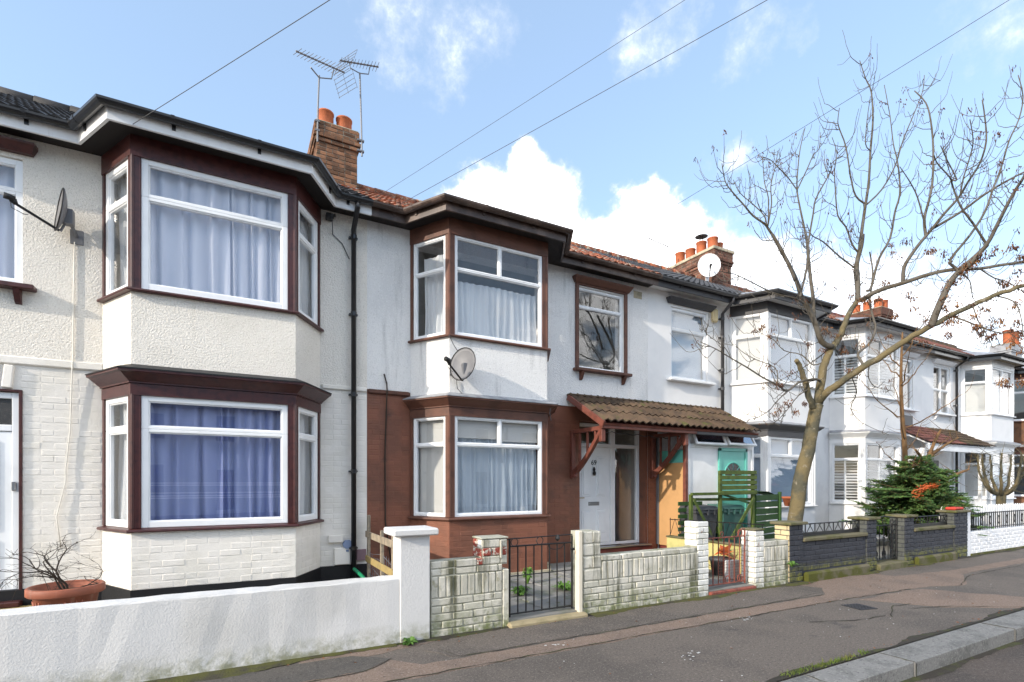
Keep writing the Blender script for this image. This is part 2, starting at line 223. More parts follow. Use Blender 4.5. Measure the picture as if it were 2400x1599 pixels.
def fabric(name, c, trans=.35, rough=.9, bands=None):
    m = bpy.data.materials.new(name); m.use_nodes = True; t = m.node_tree; N = t.nodes; L = t.links
    b = N['Principled BSDF']; out = N['Material Output']; b.inputs['Base Color'].default_value = (*c, 1); b.inputs['Roughness'].default_value = rough; b.inputs['Specular IOR Level'].default_value = .1
    tl = N.new('ShaderNodeBsdfTranslucent'); tl.inputs[0].default_value = (*c, 1)
    x = N.new('ShaderNodeMixShader'); x.inputs[0].default_value = trans
    L.new(b.outputs[0], x.inputs[1]); L.new(tl.outputs[0], x.inputs[2]); L.new(x.outputs[0], out.inputs[0])
    if bands:                                   # woven stripes: list of heights
        g = N.new('ShaderNodeNewGeometry'); s = N.new('ShaderNodeSeparateXYZ'); L.new(g.outputs['Position'], s.inputs[0]); cur = None
        for z in bands:
            a = N.new('ShaderNodeMath'); a.operation = 'COMPARE'; L.new(s.outputs[2], a.inputs[0]); a.inputs[1].default_value = z; a.inputs[2].default_value = .006
            if cur is None: cur = a.outputs[0]
            else:
                k = N.new('ShaderNodeMath'); k.operation = 'MAXIMUM'; L.new(cur, k.inputs[0]); L.new(a.outputs[0], k.inputs[1]); cur = k.outputs[0]
        mxc = N.new('ShaderNodeMix'); mxc.data_type = 'RGBA'; L.new(cur, mxc.inputs[0]); mxc.inputs[6].default_value = (*c, 1); mxc.inputs[7].default_value = (.48, .54, .78, 1)
        L.new(mxc.outputs[2], b.inputs['Base Color']); L.new(mxc.outputs[2], tl.inputs[0])
    return m

CREAM = (.80, .755, .685); WHITE = (.80, .785, .765)
m_rough1 = mat('cream roughcast', CREAM, .85, (.74, .70, .63), 1.2, bump=1.0, bs=52, bd=.020, vor=0, streak=((.66, .61, .52), 5, .60, .80), grain=(58, (.86, .82, .75), (.60, .56, .49)))  # grain puts the shade of the pits, with some dirt, into the colour
m_rough2 = mat('white roughcast', WHITE, .85, (.71, .70, .69), 1.1, bump=.9, bs=58, bd=.016, streak=((.47, .46, .45), 6, .53, .78), dirt=(.45, .44, .43), dirt_s=7, dirt_lo=.64, dirt_hi=.8, grain=(64, (.86, .85, .83), (.62, .61, .59)))  # pit shade and pit dirt painted in as grain here too
m_rough3 = mat('white smooth render', (.81, .80, .79), .8, (.75, .745, .74), 1.3, bump=.35, bs=70, bd=.01, streak=((.63, .63, .64), 5, .62, .85))
m_cbrick = mat('cream painted brick', (.78, .74, .68), .6, (.73, .69, .62), 3, bump=.35, bs=60, bd=.008, rnd=.035, dirt=(.60, .54, .45), dirt_s=4, dirt_lo=.64, dirt_hi=.8)
m_wbrick = mat('white painted brick', (.81, .81, .82), .65, (.75, .75, .76), 3, bump=.4, bs=60, bd=.008, rnd=.03)
m_bbrick = mat('brown painted brick', (.225, .088, .053), .55, (.175, .074, .047), 2.2, bump=.4, bs=60, bd=.008, rnd=.10, dirt=(.10, .05, .036), dirt_s=3, dirt_lo=.56, dirt_hi=.75)
m_black = mat('black bitumen paint', (.012, .012, .014), .5, bump=.2, bs=30)
m_room = mat('room plaster', (.42, .40, .37), .9)
m_floorb = mat('floor boards', (.22, .15, .09), .8)
m_pvc = mat('white plastic frame', (.82, .83, .84), .28, spec=.5, vs=2)
m_pvc2 = mat('white painted timber frame', (.80, .80, .80), .45, bump=.1, bs=30)
m_maroon = mat('maroon woodgrain', (.062, .016, .014), .38, (.04, .010, .010), 14, spec=.5, bump=.15, bs=90)
m_brownp = mat('weathered brown paint', (.125, .053, .035), .55, (.085, .038, .026), 5, bump=.3, bs=40, dirt=(.42, .36, .30), dirt_s=9, dirt_lo=.74, dirt_hi=.78)
m_dgrey = mat('dark grey paint', (.05, .05, .056), .5, bump=.15, bs=40)
m_gutk = mat('black gutter plastic', (.012, .012, .014), .28, spec=.6)
m_gutb = mat('faded brown gutter', (.055, .034, .026), .42, (.12, .08, .062), 4, spec=.5)
m_gutg = mat('grey gutter', (.045, .045, .05), .4, spec=.5)
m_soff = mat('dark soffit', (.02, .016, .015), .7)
m_fasw = mat('white fascia board', (.80, .80, .80), .35, streak=((.55, .53, .5), 8, .6, .8))
m_tile1 = mat('dark concrete tile', (.045, .042, .042), .7, (.028, .027, .028), 4, rnd=.35, bump=.4, bs=60)
m_tile2 = mat('red clay tile with lichen', (.30, .095, .045), .85, (.17, .065, .04), 6, rnd=.45, bump=.5, bs=50, dirt=(.33, .31, .24), dirt_s=9, dirt_lo=.5, dirt_hi=.62)
m_tile2b = mat('orange clay tile', (.36, .11, .05), .85, (.24, .08, .04), 6, rnd=.35, bump=.5, bs=50, dirt=(.05, .045, .04), dirt_s=11, dirt_lo=.6, dirt_hi=.7)
m_tile3 = mat('grey concrete tile', (.085, .085, .09), .75, (.05, .05, .053), 4, rnd=.3, bump=.5, bs=50, dirt=(.17, .16, .14), dirt_s=9, dirt_lo=.6, dirt_hi=.75)
m_tile4 = mat('mossy brown tile', (.105, .068, .043), .9, (.065, .045, .032), 5, rnd=.3, bump=.6, bs=45, dirt=(.075, .075, .022), dirt_s=4, dirt_lo=.53, dirt_hi=.68)
m_tile5 = mat('dusty red tile', (.22, .085, .065), .85, (.15, .065, .05), 4, rnd=.3, bump=.5, bs=45, dirt=(.08, .075, .03), dirt_s=3, dirt_lo=.55, dirt_hi=.68)
m_lead = mat('lead flashing', (.30, .31, .33), .55, (.20, .20, .22), 6, bump=.3, bs=30)
m_stock = mat('weathered stock brick', (.235, .115, .062), .9, (.16, .085, .052), 7, rnd=.55, bump=.7, bs=60, dirt=(.10, .085, .06), dirt_s=6, dirt_lo=.55, dirt_hi=.7)
m_stock2 = mat('dark red brick', (.195, .088, .058), .9, (.13, .065, .045), 7, rnd=.5, bump=.7, bs=60, dirt=(.08, .06, .05), dirt_s=6, dirt_lo=.58, dirt_hi=.72)
m_mortar = mat('weathered mortar', (.22, .19, .15), .95, (.12, .10, .08), 8, bump=.5, bs=60)
m_pot = mat('terracotta', (.44, .125, .05), .75, (.34, .10, .045), 5, bump=.25, bs=50)
m_potold = mat('faded terracotta plastic', (.33, .105, .058), .6, (.27, .088, .05), 5, streak=((.42, .22, .16), 9, .55, .8))
m_cement = mat('pale cement flaunching', (.46, .40, .29), .9, (.30, .27, .2), 6, bump=.4, bs=40)
m_alu = mat('galvanised metal', (.17, .175, .19), .5, metal=.25)
m_dish = mat('grey dish paint', (.18, .18, .19), .5, (.15, .15, .16), 5)
m_dishw = mat('white dish paint', (.80, .80, .81), .4)
m_plk = mat('black plastic', (.015, .015, .016), .4)
m_iron = mat('black iron paint', (.014, .014, .015), .45, (.05, .025, .015), 18, vlo=.6, vhi=.75)
m_redp = mat('faded red iron paint', (.25, .068, .045), .55, (.13, .042, .03), 14, bump=.2)
m_cable = mat('cable sheath', (.05, .05, .052), .6)
m_cabw = mat('painted cable', (.72, .69, .62), .6)
m_timb = mat('weathered timber', (.32, .26, .19), .85, (.20, .17, .13), 9, bump=.4, bs=40, streak=((.14, .12, .09), 20, .5, .7))
m_timby = mat('treated timber', (.34, .25, .10), .85, (.26, .2, .09), 9, bump=.4, bs=40)
m_brack = mat('red brown timber', (.17, .055, .038), .5, (.12, .040, .028), 8, bump=.2)
m_green = mat('green fence stain', (.088, .125, .022), .7, (.055, .085, .018), 6, bump=.3, bs=30, rnd=.15)
m_green2 = mat('dark green fence stain', (.035, .085, .022), .7, (.026, .062, .018), 6, bump=.3, bs=30, rnd=.15)
m_bing = mat('grey bin plastic', (.06, .062, .068), .5); m_bint = mat('teal bin plastic', (.045, .12, .10), .45)
m_teal = mat('turquoise door paint', (.13, .47, .40), .4)
m_orange = mat('orange painted board', (.50, .285, .125), .6, (.46, .265, .115), 3, bump=.05, bs=20)
m_brass = mat('brass', (.42, .30, .10), .35, metal=.9); m_chrome = mat('brushed steel', (.35, .35, .36), .3, metal=.9)
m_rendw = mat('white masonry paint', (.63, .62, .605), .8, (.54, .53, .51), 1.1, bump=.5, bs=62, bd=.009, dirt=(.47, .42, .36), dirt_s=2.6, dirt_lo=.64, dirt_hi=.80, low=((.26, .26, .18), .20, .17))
m_oldw = mat('flaking white wall paint', (.62, .59, .51), .9, (.50, .48, .40), 5, vlo=.40, vhi=.6, rnd=.10, bump=.7, bs=45, bd=.01, streak=((.10, .10, .06), 8, .50, .68), dirt=(.33, .31, .22), dirt_s=11, dirt_lo=.56, dirt_hi=.7, low=((.17, .19, .08), .30, .26))
m_oldw2 = mat('worn white brick paint', (.74, .73, .69), .85, (.62, .61, .56), 6, rnd=.07, bump=.6, bs=45, bd=.01, dirt=(.33, .20, .14), dirt_s=8, dirt_lo=.62, dirt_hi=.7, low=((.2, .2, .1), .18, .16))
m_redb = mat('bare red brick', (.27, .055, .038), .85, (.55, .50, .42), 30, vlo=.50, vhi=.60, bump=.6, bs=50)
m_omort = mat('mossy grey mortar', (.40, .39, .32), .95, (.24, .24, .16), 7, bump=.6, bs=60)
m_slate = mat('blue black painted brick', (.028, .031, .042), .6, (.022, .024, .033), 4, rnd=.14, bump=.55, bs=50, bd=.008, low=((.16, .16, .03), .30, .16))
m_slateM = mat('dark painted joint', (.045, .048, .058), .8, bump=.4, bs=50)
m_slateP = mat('grey green painted pier', (.085, .09, .082), .7, (.06, .064, .06), 5, rnd=.1, bump=.4, bs=50)
m_moss = mat('mossy coping', (.14, .125, .075), .95, (.085, .088, .028), 5, bump=.7, bs=40)
m_mossy = mat('mossy plinth', (.13, .115, .075), .95, (.075, .078, .012), 3.5, vlo=.35, vhi=.55, bump=.7, bs=40)
m_yellow = mat('pale yellow render', (.52, .46, .19), .9, (.42, .40, .16), 4, bump=.3)
m_beige = mat('beige painted block', (.56, .46, .28), .85, bump=.4, bs=40, rnd=.05)
m_asph = mat('worn asphalt', (.122, .102, .087), .92, (.090, .077, .067), 1.3, bump=.8, bs=170, bd=.006, speck=(.27, .25, .23), speck_s=150, dirt=(.055, .05, .047), dirt_s=2.1, dirt_lo=.58, dirt_hi=.72, grain=(52, (.215, .185, .16), (.047, .041, .036)))
m_asphr = mat('reddish patched asphalt', (.195, .140, .108), .92, (.15, .112, .09), 2, bump=.9, bs=150, bd=.006, speck=(.30, .26, .23), speck_s=140, grain=(52, (.29, .225, .185), (.07, .05, .04)))
m_asphd = mat('dark patched asphalt', (.088, .078, .068), .9, (.07, .064, .058), 2, bump=.8, bs=160, bd=.006, speck=(.2, .19, .18), speck_s=150, grain=(52, (.13, .115, .10), (.04, .036, .032)))
m_road = mat('road asphalt', (.085, .068, .058), .9, (.06, .05, .044), 1.6, bump=.9, bs=150, bd=.007, speck=(.2, .18, .16), speck_s=130, grain=(52, (.14, .115, .10), (.035, .03, .027)))
m_gran = mat('granite kerb', (.20, .195, .185), .8, (.13, .128, .12), 4, rnd=.12, bump=.5, bs=90, speck=(.12, .12, .12), speck_s=120, streak=None, grain=(48, (.29, .28, .26), (.075, .075, .072)))
m_soil = mat('dark soil joint', (.035, .03, .024), 1, (.05, .055, .02), 6, bump=1, bs=60)
m_garden = mat('grey garden concrete', (.22, .215, .20), .95, (.16, .165, .13), 3, bump=.6, bs=50)
m_flag = mat('garden flagstone', (.24, .235, .225), .9, (.17, .18, .15), 4, rnd=.18, bump=.5, bs=50, dirt=(.12, .13, .05), dirt_s=6, dirt_lo=.56, dirt_hi=.7)
m_stepr = mat('red tile step', (.16, .035, .028), .5, (.11, .03, .025), 6)
m_stone = mat('mossy sandstone step', (.34, .28, .17), .95, (.25, .21, .12), 5, bump=.8, bs=60)
m_bark = mat('olive bark', (.155, .122, .062), .9, (.085, .08, .055), 3.2, vlo=.38, vhi=.62, bump=1, bs=30, bd=.02, dirt=(.24, .21, .16), dirt_s=10, dirt_lo=.57, dirt_hi=.68, streak=((.06, .055, .03), 14, .60, .72))
m_twig = mat('grey twig bark', (.115, .102, .085), .9, (.08, .065, .045), 5)
m_key = mat('dry brown seeds', (.12, .05, .022), .9, (.30, .17, .08), 12)
m_keyd = mat('dark dry leaves', (.075, .035, .025), .9, (.15, .07, .035), 12)
m_bark2 = mat('orange brown bark', (.19, .105, .045), .9, (.13, .08, .04), 6, bump=.5)
m_mtwig = mat('dark maple bark', (.045, .034, .026), .9)
m_fir = mat('fir needles', (.045, .10, .026), .7, (.105, .18, .042), 7, spec=.3)
m_weed = mat('weed leaves', (.075, .16, .025), .7, (.10, .2, .03), 9)
m_grass = mat('kerb grass', (.085, .13, .018), .8, (.12, .12, .03), 9)
m_cloth = mat('orange tinsel', (.55, .11, .025), .6); m_redc = mat('red cloth', (.50, .05, .03), .7)
m_blue = mat('blue grey box', (.22, .28, .42), .5); m_pink = mat('mauve board', (.26, .17, .19), .7)
m_hose = mat('green hose', (.01, .22, .10), .4)
m_alarm = mat('aged cream plastic', (.62, .50, .28), .5)
m_iron2 = mat('rusty white post', (.68, .62, .50), .7, (.40, .24, .12), 7, vlo=.58, vhi=.7)
m_cover = mat('cast iron cover', (.05, .05, .055), .5, metal=.4, bump=.5, bs=80)
m_dropp = mat('white droppings', (.62, .62, .60), .9); m_leaf = mat('fallen dry leaf', (.22, .09, .04), .9)
m_obsc = mat('dark obscured glass', (.012, .012, .013), .25, spec=.6, bump=.6, bs=120)
m_numb = mat('black number plate paint', (.01, .01, .01), .4)
m_glass = glass('window glass', .06); m_glass2 = glass('clear window glass', .04); m_glass3 = glass('dark coated glass', .55, (.35, .4, .5))
m_cur1 = fabric('lilac white curtain', (.78, .81, .92), .25); m_cur1b = fabric('blue lilac curtain', (.31, .37, .64), .25, bands=(1.31, 1.335, 1.37, 1.46, 1.485))
m_net = fabric('white net curtain', (.82, .85, .88), .35); m_netb = fabric('pale blue net curtain', (.62, .71, .80), .35)
m_blind = fabric('white roller blind', (.74, .74, .72), .4); m_blindb = fabric('blue grey blind', (.34, .44, .56), .2); m_shut = mat('white louvre shutter', (.78, .79, .79), .5)

# ------------------------------------------------------------------ mesh helpers
class MB:
    def __init__(s): s.v = []; s.f = []; s.T = None; s.sm = False
    def add(s, vs, fs):
        b = len(s.v)
        for p in vs:
            p = Vector(p)
            s.v.append(tuple(s.T @ p) if s.T is not None else tuple(p))
        for q in fs: s.f.append(tuple(i+b for i in q))
    def box(s, x0, x1, y0, y1, z0, z1):
        s.add([(x, y, z) for x in (x0, x1) for y in (y0, y1) for z in (z0, z1)],
              [(0, 1, 3, 2), (4, 6, 7, 5), (0, 4, 5, 1), (2, 3, 7, 6), (0, 2, 6, 4), (1, 5, 7, 3)])
    def cbox(s, x0, x1, y0, y1, z0, z1, c=.005):
        lo = (x0, y0, z0); hi = (x1, y1, z1); c = min(c, (x1-x0)*.45, (y1-y0)*.45, (z1-z0)*.45)
        vs = []; ix = {}
        for k in range(8):
            sd_ = ((k >> 2) & 1, (k >> 1) & 1, k & 1)
            for a in range(3):
                p = []
                for d in range(3):
                    full = hi[d] if sd_[d] else lo[d]
                    p.append(full if d == a else (full-c if sd_[d] else full+c))
                ix[(sd_, a)] = len(vs); vs.append(p)
        fs = []
        def cor(a, sa, b, sb, c_, sc_):
            t = [0, 0, 0]; t[a] = sa; t[b] = sb; t[c_] = sc_; return tuple(t)
        for a in range(3):
            b, c_ = (a+1) % 3, (a+2) % 3
            for sa in (0, 1):
                q = [ix[(cor(a, sa, b, i, c_, j), a)] for i, j in ((0, 0), (1, 0), (1, 1), (0, 1))]
                fs.append(tuple(q if sa else q[::-1]))
            for sa in (0, 1):
                for sb in (0, 1):
                    q = [ix[(cor(a, sa, b, sb, c_, 0), a)], ix[(cor(a, sa, b, sb, c_, 1), a)], ix[(cor(a, sa, b, sb, c_, 1), b)], ix[(cor(a, sa, b, sb, c_, 0), b)]]
                    fs.append(tuple(q))
        for k in range(8):
            sd_ = ((k >> 2) & 1, (k >> 1) & 1, k & 1); fs.append(tuple(ix[(sd_, a)] for a in range(3)))
        s.add(vs, fs)
    def prism(s, poly, z0, z1):
        n = len(poly)
        s.add([(x, y, z0) for x, y in poly]+[(x, y, z1) for x, y in poly],
              [tuple(range(n))[::-1], tuple(range(n, 2*n))]+[(i, (i+1) % n, n+(i+1) % n, n+i) for i in range(n)])
    def tube(s, pts, r, n=6, cap=True):
        pts = [Vector(p) for p in pts]; m = len(pts)
        rr = r if isinstance(r, (list, tuple)) else [r]*m
        vs = []; fs = []; up = None
        for i, p in enumerate(pts):
            d = (pts[min(i+1, m-1)]-pts[max(i-1, 0)])
            d = d.normalized() if d.length > 1e-9 else Vector((0, 0, 1))
            if up is None: up = d.orthogonal().normalized()
            up = (up-d*up.dot(d)); up = up.normalized() if up.length > 1e-6 else d.orthogonal().normalized()
            w = d.cross(up)
            for k in range(n):
                a = 2*math.pi*k/n; vs.append(p+(up*math.cos(a)+w*math.sin(a))*rr[i])
        for i in range(m-1):
            for k in range(n): fs.append((i*n+k, i*n+(k+1) % n, (i+1)*n+(k+1) % n, (i+1)*n+k))
        if cap: fs.append(tuple(range(n))[::-1]); fs.append(tuple(range((m-1)*n, m*n)))
        s.add(vs, fs)
    def lathe(s, prof, cx, cy, n=20, sx=1, sy=1):
        vs = []; fs = []; m = len(prof)
        for r, z in prof:
            for k in range(n):
                a = 2*math.pi*k/n; vs.append((cx+r*math.cos(a)*sx, cy+r*math.sin(a)*sy, z))
        for i in range(m-1):
            for k in range(n): fs.append((i*n+k, i*n+(k+1) % n, (i+1)*n+(k+1) % n, (i+1)*n+k))
        fs.append(tuple(range(n))[::-1]); fs.append(tuple(range((m-1)*n, m*n)))
        s.add(vs, fs)
    def sweep(s, path, prof, closed=True):
        """sweep a profile [(out, z)...] along a plan polyline; 'out' is to the right of the direction of travel (street side)"""
        offs = {}
        rows = []
        for d, z in prof:
            pp = offset(path, d); rows.append([(x, y, z) for x, y in pp])
        m = len(path); k = len(prof); vs = [rows[j][i] for i in range(m) for j in range(k)]; fs = []
        for i in range(m-1):
            for j in range(k if closed else k-1): fs.append((i*k+j, i*k+(j+1) % k, (i+1)*k+(j+1) % k, (i+1)*k+j))
        if closed: fs.append(tuple(range(k))); fs.append(tuple(range((m-1)*k, m*k))[::-1])
        s.add(vs, fs)
    def mesh(s, name, smooth=False, recalc=True):
        me = bpy.data.meshes.new(name); me.from_pydata(s.v, [], s.f); me.validate()
        if recalc:
            b = bmesh.new(); b.from_mesh(me); bmesh.ops.recalc_face_normals(b, faces=b.faces); b.to_mesh(me); b.free()
        if smooth: me.polygons.foreach_set('use_smooth', [True]*len(me.polygons))
        return me

def offset(path, d):
    P = [Vector(p) for p in path]; n = len(P); lines = []
    for i in range(n-1):
        t = (P[i+1]-P[i]).normalized(); nn = Vector((t.y, -t.x)); lines.append((P[i]+nn*d, t))
    out = [tuple(lines[0][0])]
    for i in range(1, n-1):
        (p, t), (q, u) = lines[i-1], lines[i]; cr = t.x*u.y-t.y*u.x
        if abs(cr) < 1e-6: out.append(tuple(q)); continue
        w = q-p; k = (w.x*u.y-w.y*u.x)/cr; out.append(tuple(p+t*k))
    t = (P[-1]-P[-2]).normalized(); out.append(tuple(P[-1]+Vector((t.y, -t.x))*d))
    return out

BASE = {}
def link(o, parent=None):
    col.objects.link(o)
    if parent is not None:
        o.parent = parent
        b = BASE.get(parent.name)
        if b is not None: o.matrix_parent_inverse = Matrix.Translation(-b)
    return o
def obj(name, mb, m, parent=None, smooth=False, recalc=True):
    me = mb.mesh(name, smooth, recalc) if isinstance(mb, MB) else mb
    if not me.materials: me.materials.append(m)
    return link(bpy.data.objects.new(name, me), parent)
def inst(name, me, loc, rot=(0, 0, 0), scale=(1, 1, 1), parent=None):
    o = bpy.data.objects.new(name, me); o.location = loc; o.rotation_euler = rot; o.scale = scale
    return link(o, parent)
def tag(o, label, cat, group=None, kind=None):
    o['label'] = label; o['category'] = cat
    if group: o['group'] = group
    if kind: o['kind'] = kind
    return o
def thing(name, loc, label, cat, group=None):
    o = bpy.data.objects.new(name, None); o.empty_display_size = .1; col.objects.link(o); o.location = loc; BASE[o.name] = Vector(loc)
    return tag(o, label, cat, group)
def struct(o): o['kind'] = 'structure'; return o
def frame_T(p0, p1):
    """local (along, out to the street, up) -> world for a vertical plane through plan points p0 -> p1 (left to right seen from the street)"""
    a = Vector((*p0, 0)); t = (Vector((*p1, 0))-a).normalized(); n = Vector((t.y, -t.x, 0))
    return Matrix(((t.x, n.x, 0, a.x), (t.y, n.y, 0, a.y), (0, 0, 1, 0), (0, 0, 0, 1)))

# ------------------------------------------------------------------ bricks
_brick = {}
def brick_mesh(m, k, L=.212, T=.06, H=.064):
    key = (m.name, k, L, H)
    if key not in _brick:
        b = MB(); b.cbox(-L/2, L/2, -T/2, T/2, -H/2, H/2, .007)
        rr = random.Random(hash(k)+3); b.v = [(x+rr.uniform(-.0018, .0018), y+rr.uniform(-.0018, .0018), z+rr.uniform(-.0018, .0018)) for x, y, z in b.v]
        me = b.mesh('brick'); me.materials.append(m); _brick[key] = me
    return _brick[key]
def bricks(parent, p0, p1, z0, z1, m, proud=.006, course=.075, L=.222, bond='stretcher', skip=None, shift=0, jit=.0015, alt=None, soldier=False, T=.06, gap=.010, wob=1.0):
    """lay single bricks over a vertical face p0 -> p1; their faces stand 'proud' of it"""
    a = Vector((*p0, 0)); d = Vector((*p1, 0))-a; tot = d.length; t = d.normalized(); n = Vector((t.y, -t.x, 0)); rz = math.atan2(t.y, t.x)
    rows = max(1, round((z1-z0)/course)); ch = (z1-z0)/rows; cnt = 0
    for r in range(rows):
        if bond == 'stretcher': seq = [L]; off = (L/2 if (r+shift) % 2 else 0)
        else: seq = [L, L/2+.004]; off = (.056 if (r+shift) % 2 else L*.75)
        s = -off; k = 0
        while s < tot-.01:
            w = seq[k % len(seq)]; k += 1
            if soldier: w = course*.0+.075
            e0, e1 = max(s, 0), min(s+w, tot); s += w
            if e1-e0 < .035: continue
            c = (e0+e1)/2; z = z0+(r+.5)*ch
            if skip and skip(c, z): continue
            mm = alt(c, z) if alt else None
            mm = mm or m
            me = brick_mesh(mm, random.randrange(4), T=T)
            p = a+t*c+n*(proud-T/2+random.uniform(-jit, jit)); p.z = z
            inst('brick', me, p, (random.gauss(0, .004*wob), random.gauss(0, .006*wob), rz+random.gauss(0, .005*wob)), ((e1-e0-gap*random.uniform(.7, 1.3))/.212, 1, (ch-gap*random.uniform(.7, 1.3))/.064), parent)
            cnt += 1
    return cnt
def wall_holes(b, x0, x1, z0, z1, y0, y1, holes):
    xs = sorted({x0, x1, *[min(max(h[0], x0), x1) for h in holes], *[min(max(h[1], x0), x1) for h in holes]})
    for i in range(len(xs)-1):
        a, c = xs[i], xs[i+1]
        if c-a < 1e-5: continue
        mid = (a+c)/2; cuts = sorted([(max(h[2], z0), min(h[3], z1)) for h in holes if h[0] < mid < h[1]])
        z = z0
        for lo, hi in cuts:
            if hi <= z0 or lo >= z1: continue
            if lo > z+1e-5: b.box(a, c, y0, y1, z, lo)
            z = max(z, hi)
        if z < z1-1e-5: b.box(a, c, y0, y1, z, z1)

# ------------------------------------------------------------------ windows
def window(parent, p0, p1, cells, m, gm, fw=.05, inset=0.0, depth=.06, name='window', open_=None, sash=True):
    """frame (one mesh) with a pane for each cell; cells = (u0, u1, z0, z1) along p0 -> p1"""
    T = frame_T(p0, p1); b = MB(); b.T = T
    u0 = min(c[0] for c in cells); u1 = max(c[1] for c in cells); z0 = min(c[2] for c in cells); z1 = max(c[3] for c in cells)
    w0, w1 = -inset-depth, -inset
    for (a, c, e, f) in cells:
        L_, R_, B_, T_ = (fw if abs(x-y) < 1e-4 else fw*.5 for x, y in ((a, u0), (c, u1), (e, z0), (f, z1)))
        b.cbox(a, a+L_, w0, w1, e, f, .005); b.cbox(c-R_, c, w0, w1, e, f, .005)
        b.cbox(a+L_-.004, c-R_+.004, w0+.001, w1-.001, e, e+B_, .005); b.cbox(a+L_-.004, c-R_+.004, w0+.001, w1-.001, f-T_, f, .005)
        if sash:
            g = .013
            b.cbox(a+L_-.003, a+L_+g, w0+.006, w1-.014, e+B_-.003, f-T_+.003, .004); b.cbox(c-R_-g, c-R_+.003, w0+.006, w1-.014, e+B_-.003, f-T_+.003, .004)
            b.cbox(a+L_+g-.003, c-R_-g+.003, w0+.007, w1-.015, e+B_-.003, e+B_+g, .004); b.cbox(a+L_+g-.003, c-R_-g+.003, w0+.007, w1-.015, f-T_-g, f-T_+.003, .004)
    o = obj(name, b, m, parent)
    for (a, c, e, f) in cells:
        q = MB(); q.T = T; L_, R_, B_, T_ = (fw if abs(x-y) < 1e-4 else fw*.5 for x, y in ((a, u0), (c, u1), (e, z0), (f, z1))); q.box(a+L_-.002, c-R_+.002, w0+.018, w0+.024, e+B_-.002, f-T_+.002)
        obj('pane', q, gm, o)
    return o
def curtain(p0, p1, z0, z1, m, label, folds=9, amp=.03, name='curtain', cat='curtain', group=None, seed=1, base=None):
    rr = random.Random(seed); T = frame_T(p0, p1); L = (Vector(p1)-Vector(p0)).length
    nu = int(max(12, folds*8)); nz = 10; b = MB(); b.T = T; vs = []; fs = []
    ph = [rr.uniform(0, 6.28) for _ in range(4)]
    for j in range(nz+1):
        v = j/nz
        for i in range(nu+1):
            u = i/nu; sp = .6+.4*(1-v)
            w = amp*sp*(math.sin(folds*6.283*u+ph[0]+.8*math.sin(3*u*6.28+ph[1]))+.5*math.sin(folds*.43*6.283*u+ph[2]+v))+.012*math.sin(v*5+u*9+ph[3])
            vs.append((u*L+.012*math.sin(v*2+u*20), w, z0+(z1-z0)*v+(.012*math.sin(u*31+ph[3]) if j == 0 else 0)))
    for j in range(nz):
        for i in range(nu): a = j*(nu+1)+i; fs.append((a, a+1, a+nu+2, a+nu+1))
    b.add(vs, fs); o = obj(name, b, m, None, True, False)
    return tag(o, label, cat, group)
def flat_blind(p0, p1, z0, z1, m, label, name='blind', w=-.13, group=None):
    b = MB(); b.T = frame_T(p0, p1); L = (Vector(p1)-Vector(p0)).length
    b.box(0, L, w-.004, w, z0, z1); b.cbox(0, L, w-.012, w+.008, z0-.02, z0, .004)
    return tag(obj(name, b, m), label, 'blind', group)

# ------------------------------------------------------------------ terrace geometry
D = 7.6; B = 6.96; W = 5.454; XB = 1.704
U = (.65, 1.03, 2.705, 3.07)
def bay_path(i):
    """plan of a bay, left to right; odd houses have it at the right end, even ones at the left"""
    if i % 2: xc = XB+W*(i-1); return [(xc-U[3], D), (xc-U[2], B), (xc-U[1], B), (xc-U[0], D)]
    xc = XB+W*(i-2); return [(xc+U[0], D), (xc+U[1], B), (xc+U[2], B), (xc+U[3], D)]
def house_x(i): return (XB+W*(i-2), XB+W*(i-1))
def along(p, q, s):
    p, q = Vector(p), Vector(q); d = (q-p).normalized(); return tuple(p+d*s)
EOF_MARK = 0

# ------------------------------------------------------------------ roof pieces
RS = .586; RA = math.atan(RS); RY0, RZ0, RIDGE = 7.22, 5.43, 11.0
def roof_z(y): return RZ0+RS*(y-RY0)
_tile = {}
def tile_mesh(m, k=0, w=.30, l=.36, rolls=2, h=.017):
    key = (m.name, k, w, l)
    if key in _tile: return _tile[key]
    b = MB(); n = 4*rolls+1; vs = []; fs = []; rr = random.Random(k+11)
    dz = [rr.uniform(-.003, .003) for _ in range(n)]
    for row in (0, 1):
        for i in range(n):
            u = i/(n-1); z = h*(1-math.cos(2*math.pi*rolls*u))*.5*1.6+(dz[i] if row == 0 else 0)
            vs.append((u*w-w/2, 0 if row == 0 else l, z+(.026 if row == 0 else 0)))
    for i in range(n): vs.append((vs[i][0], 0, vs[i][2]-.022))
    for i in range(n-1): fs += [(i, i+1, n+i+1, n+i), (2*n+i, 2*n+i+1, i+1, i)]
    b.add(vs, fs); me = b.mesh('tile', False, False); me.materials.append(m); _tile[key] = me; return me
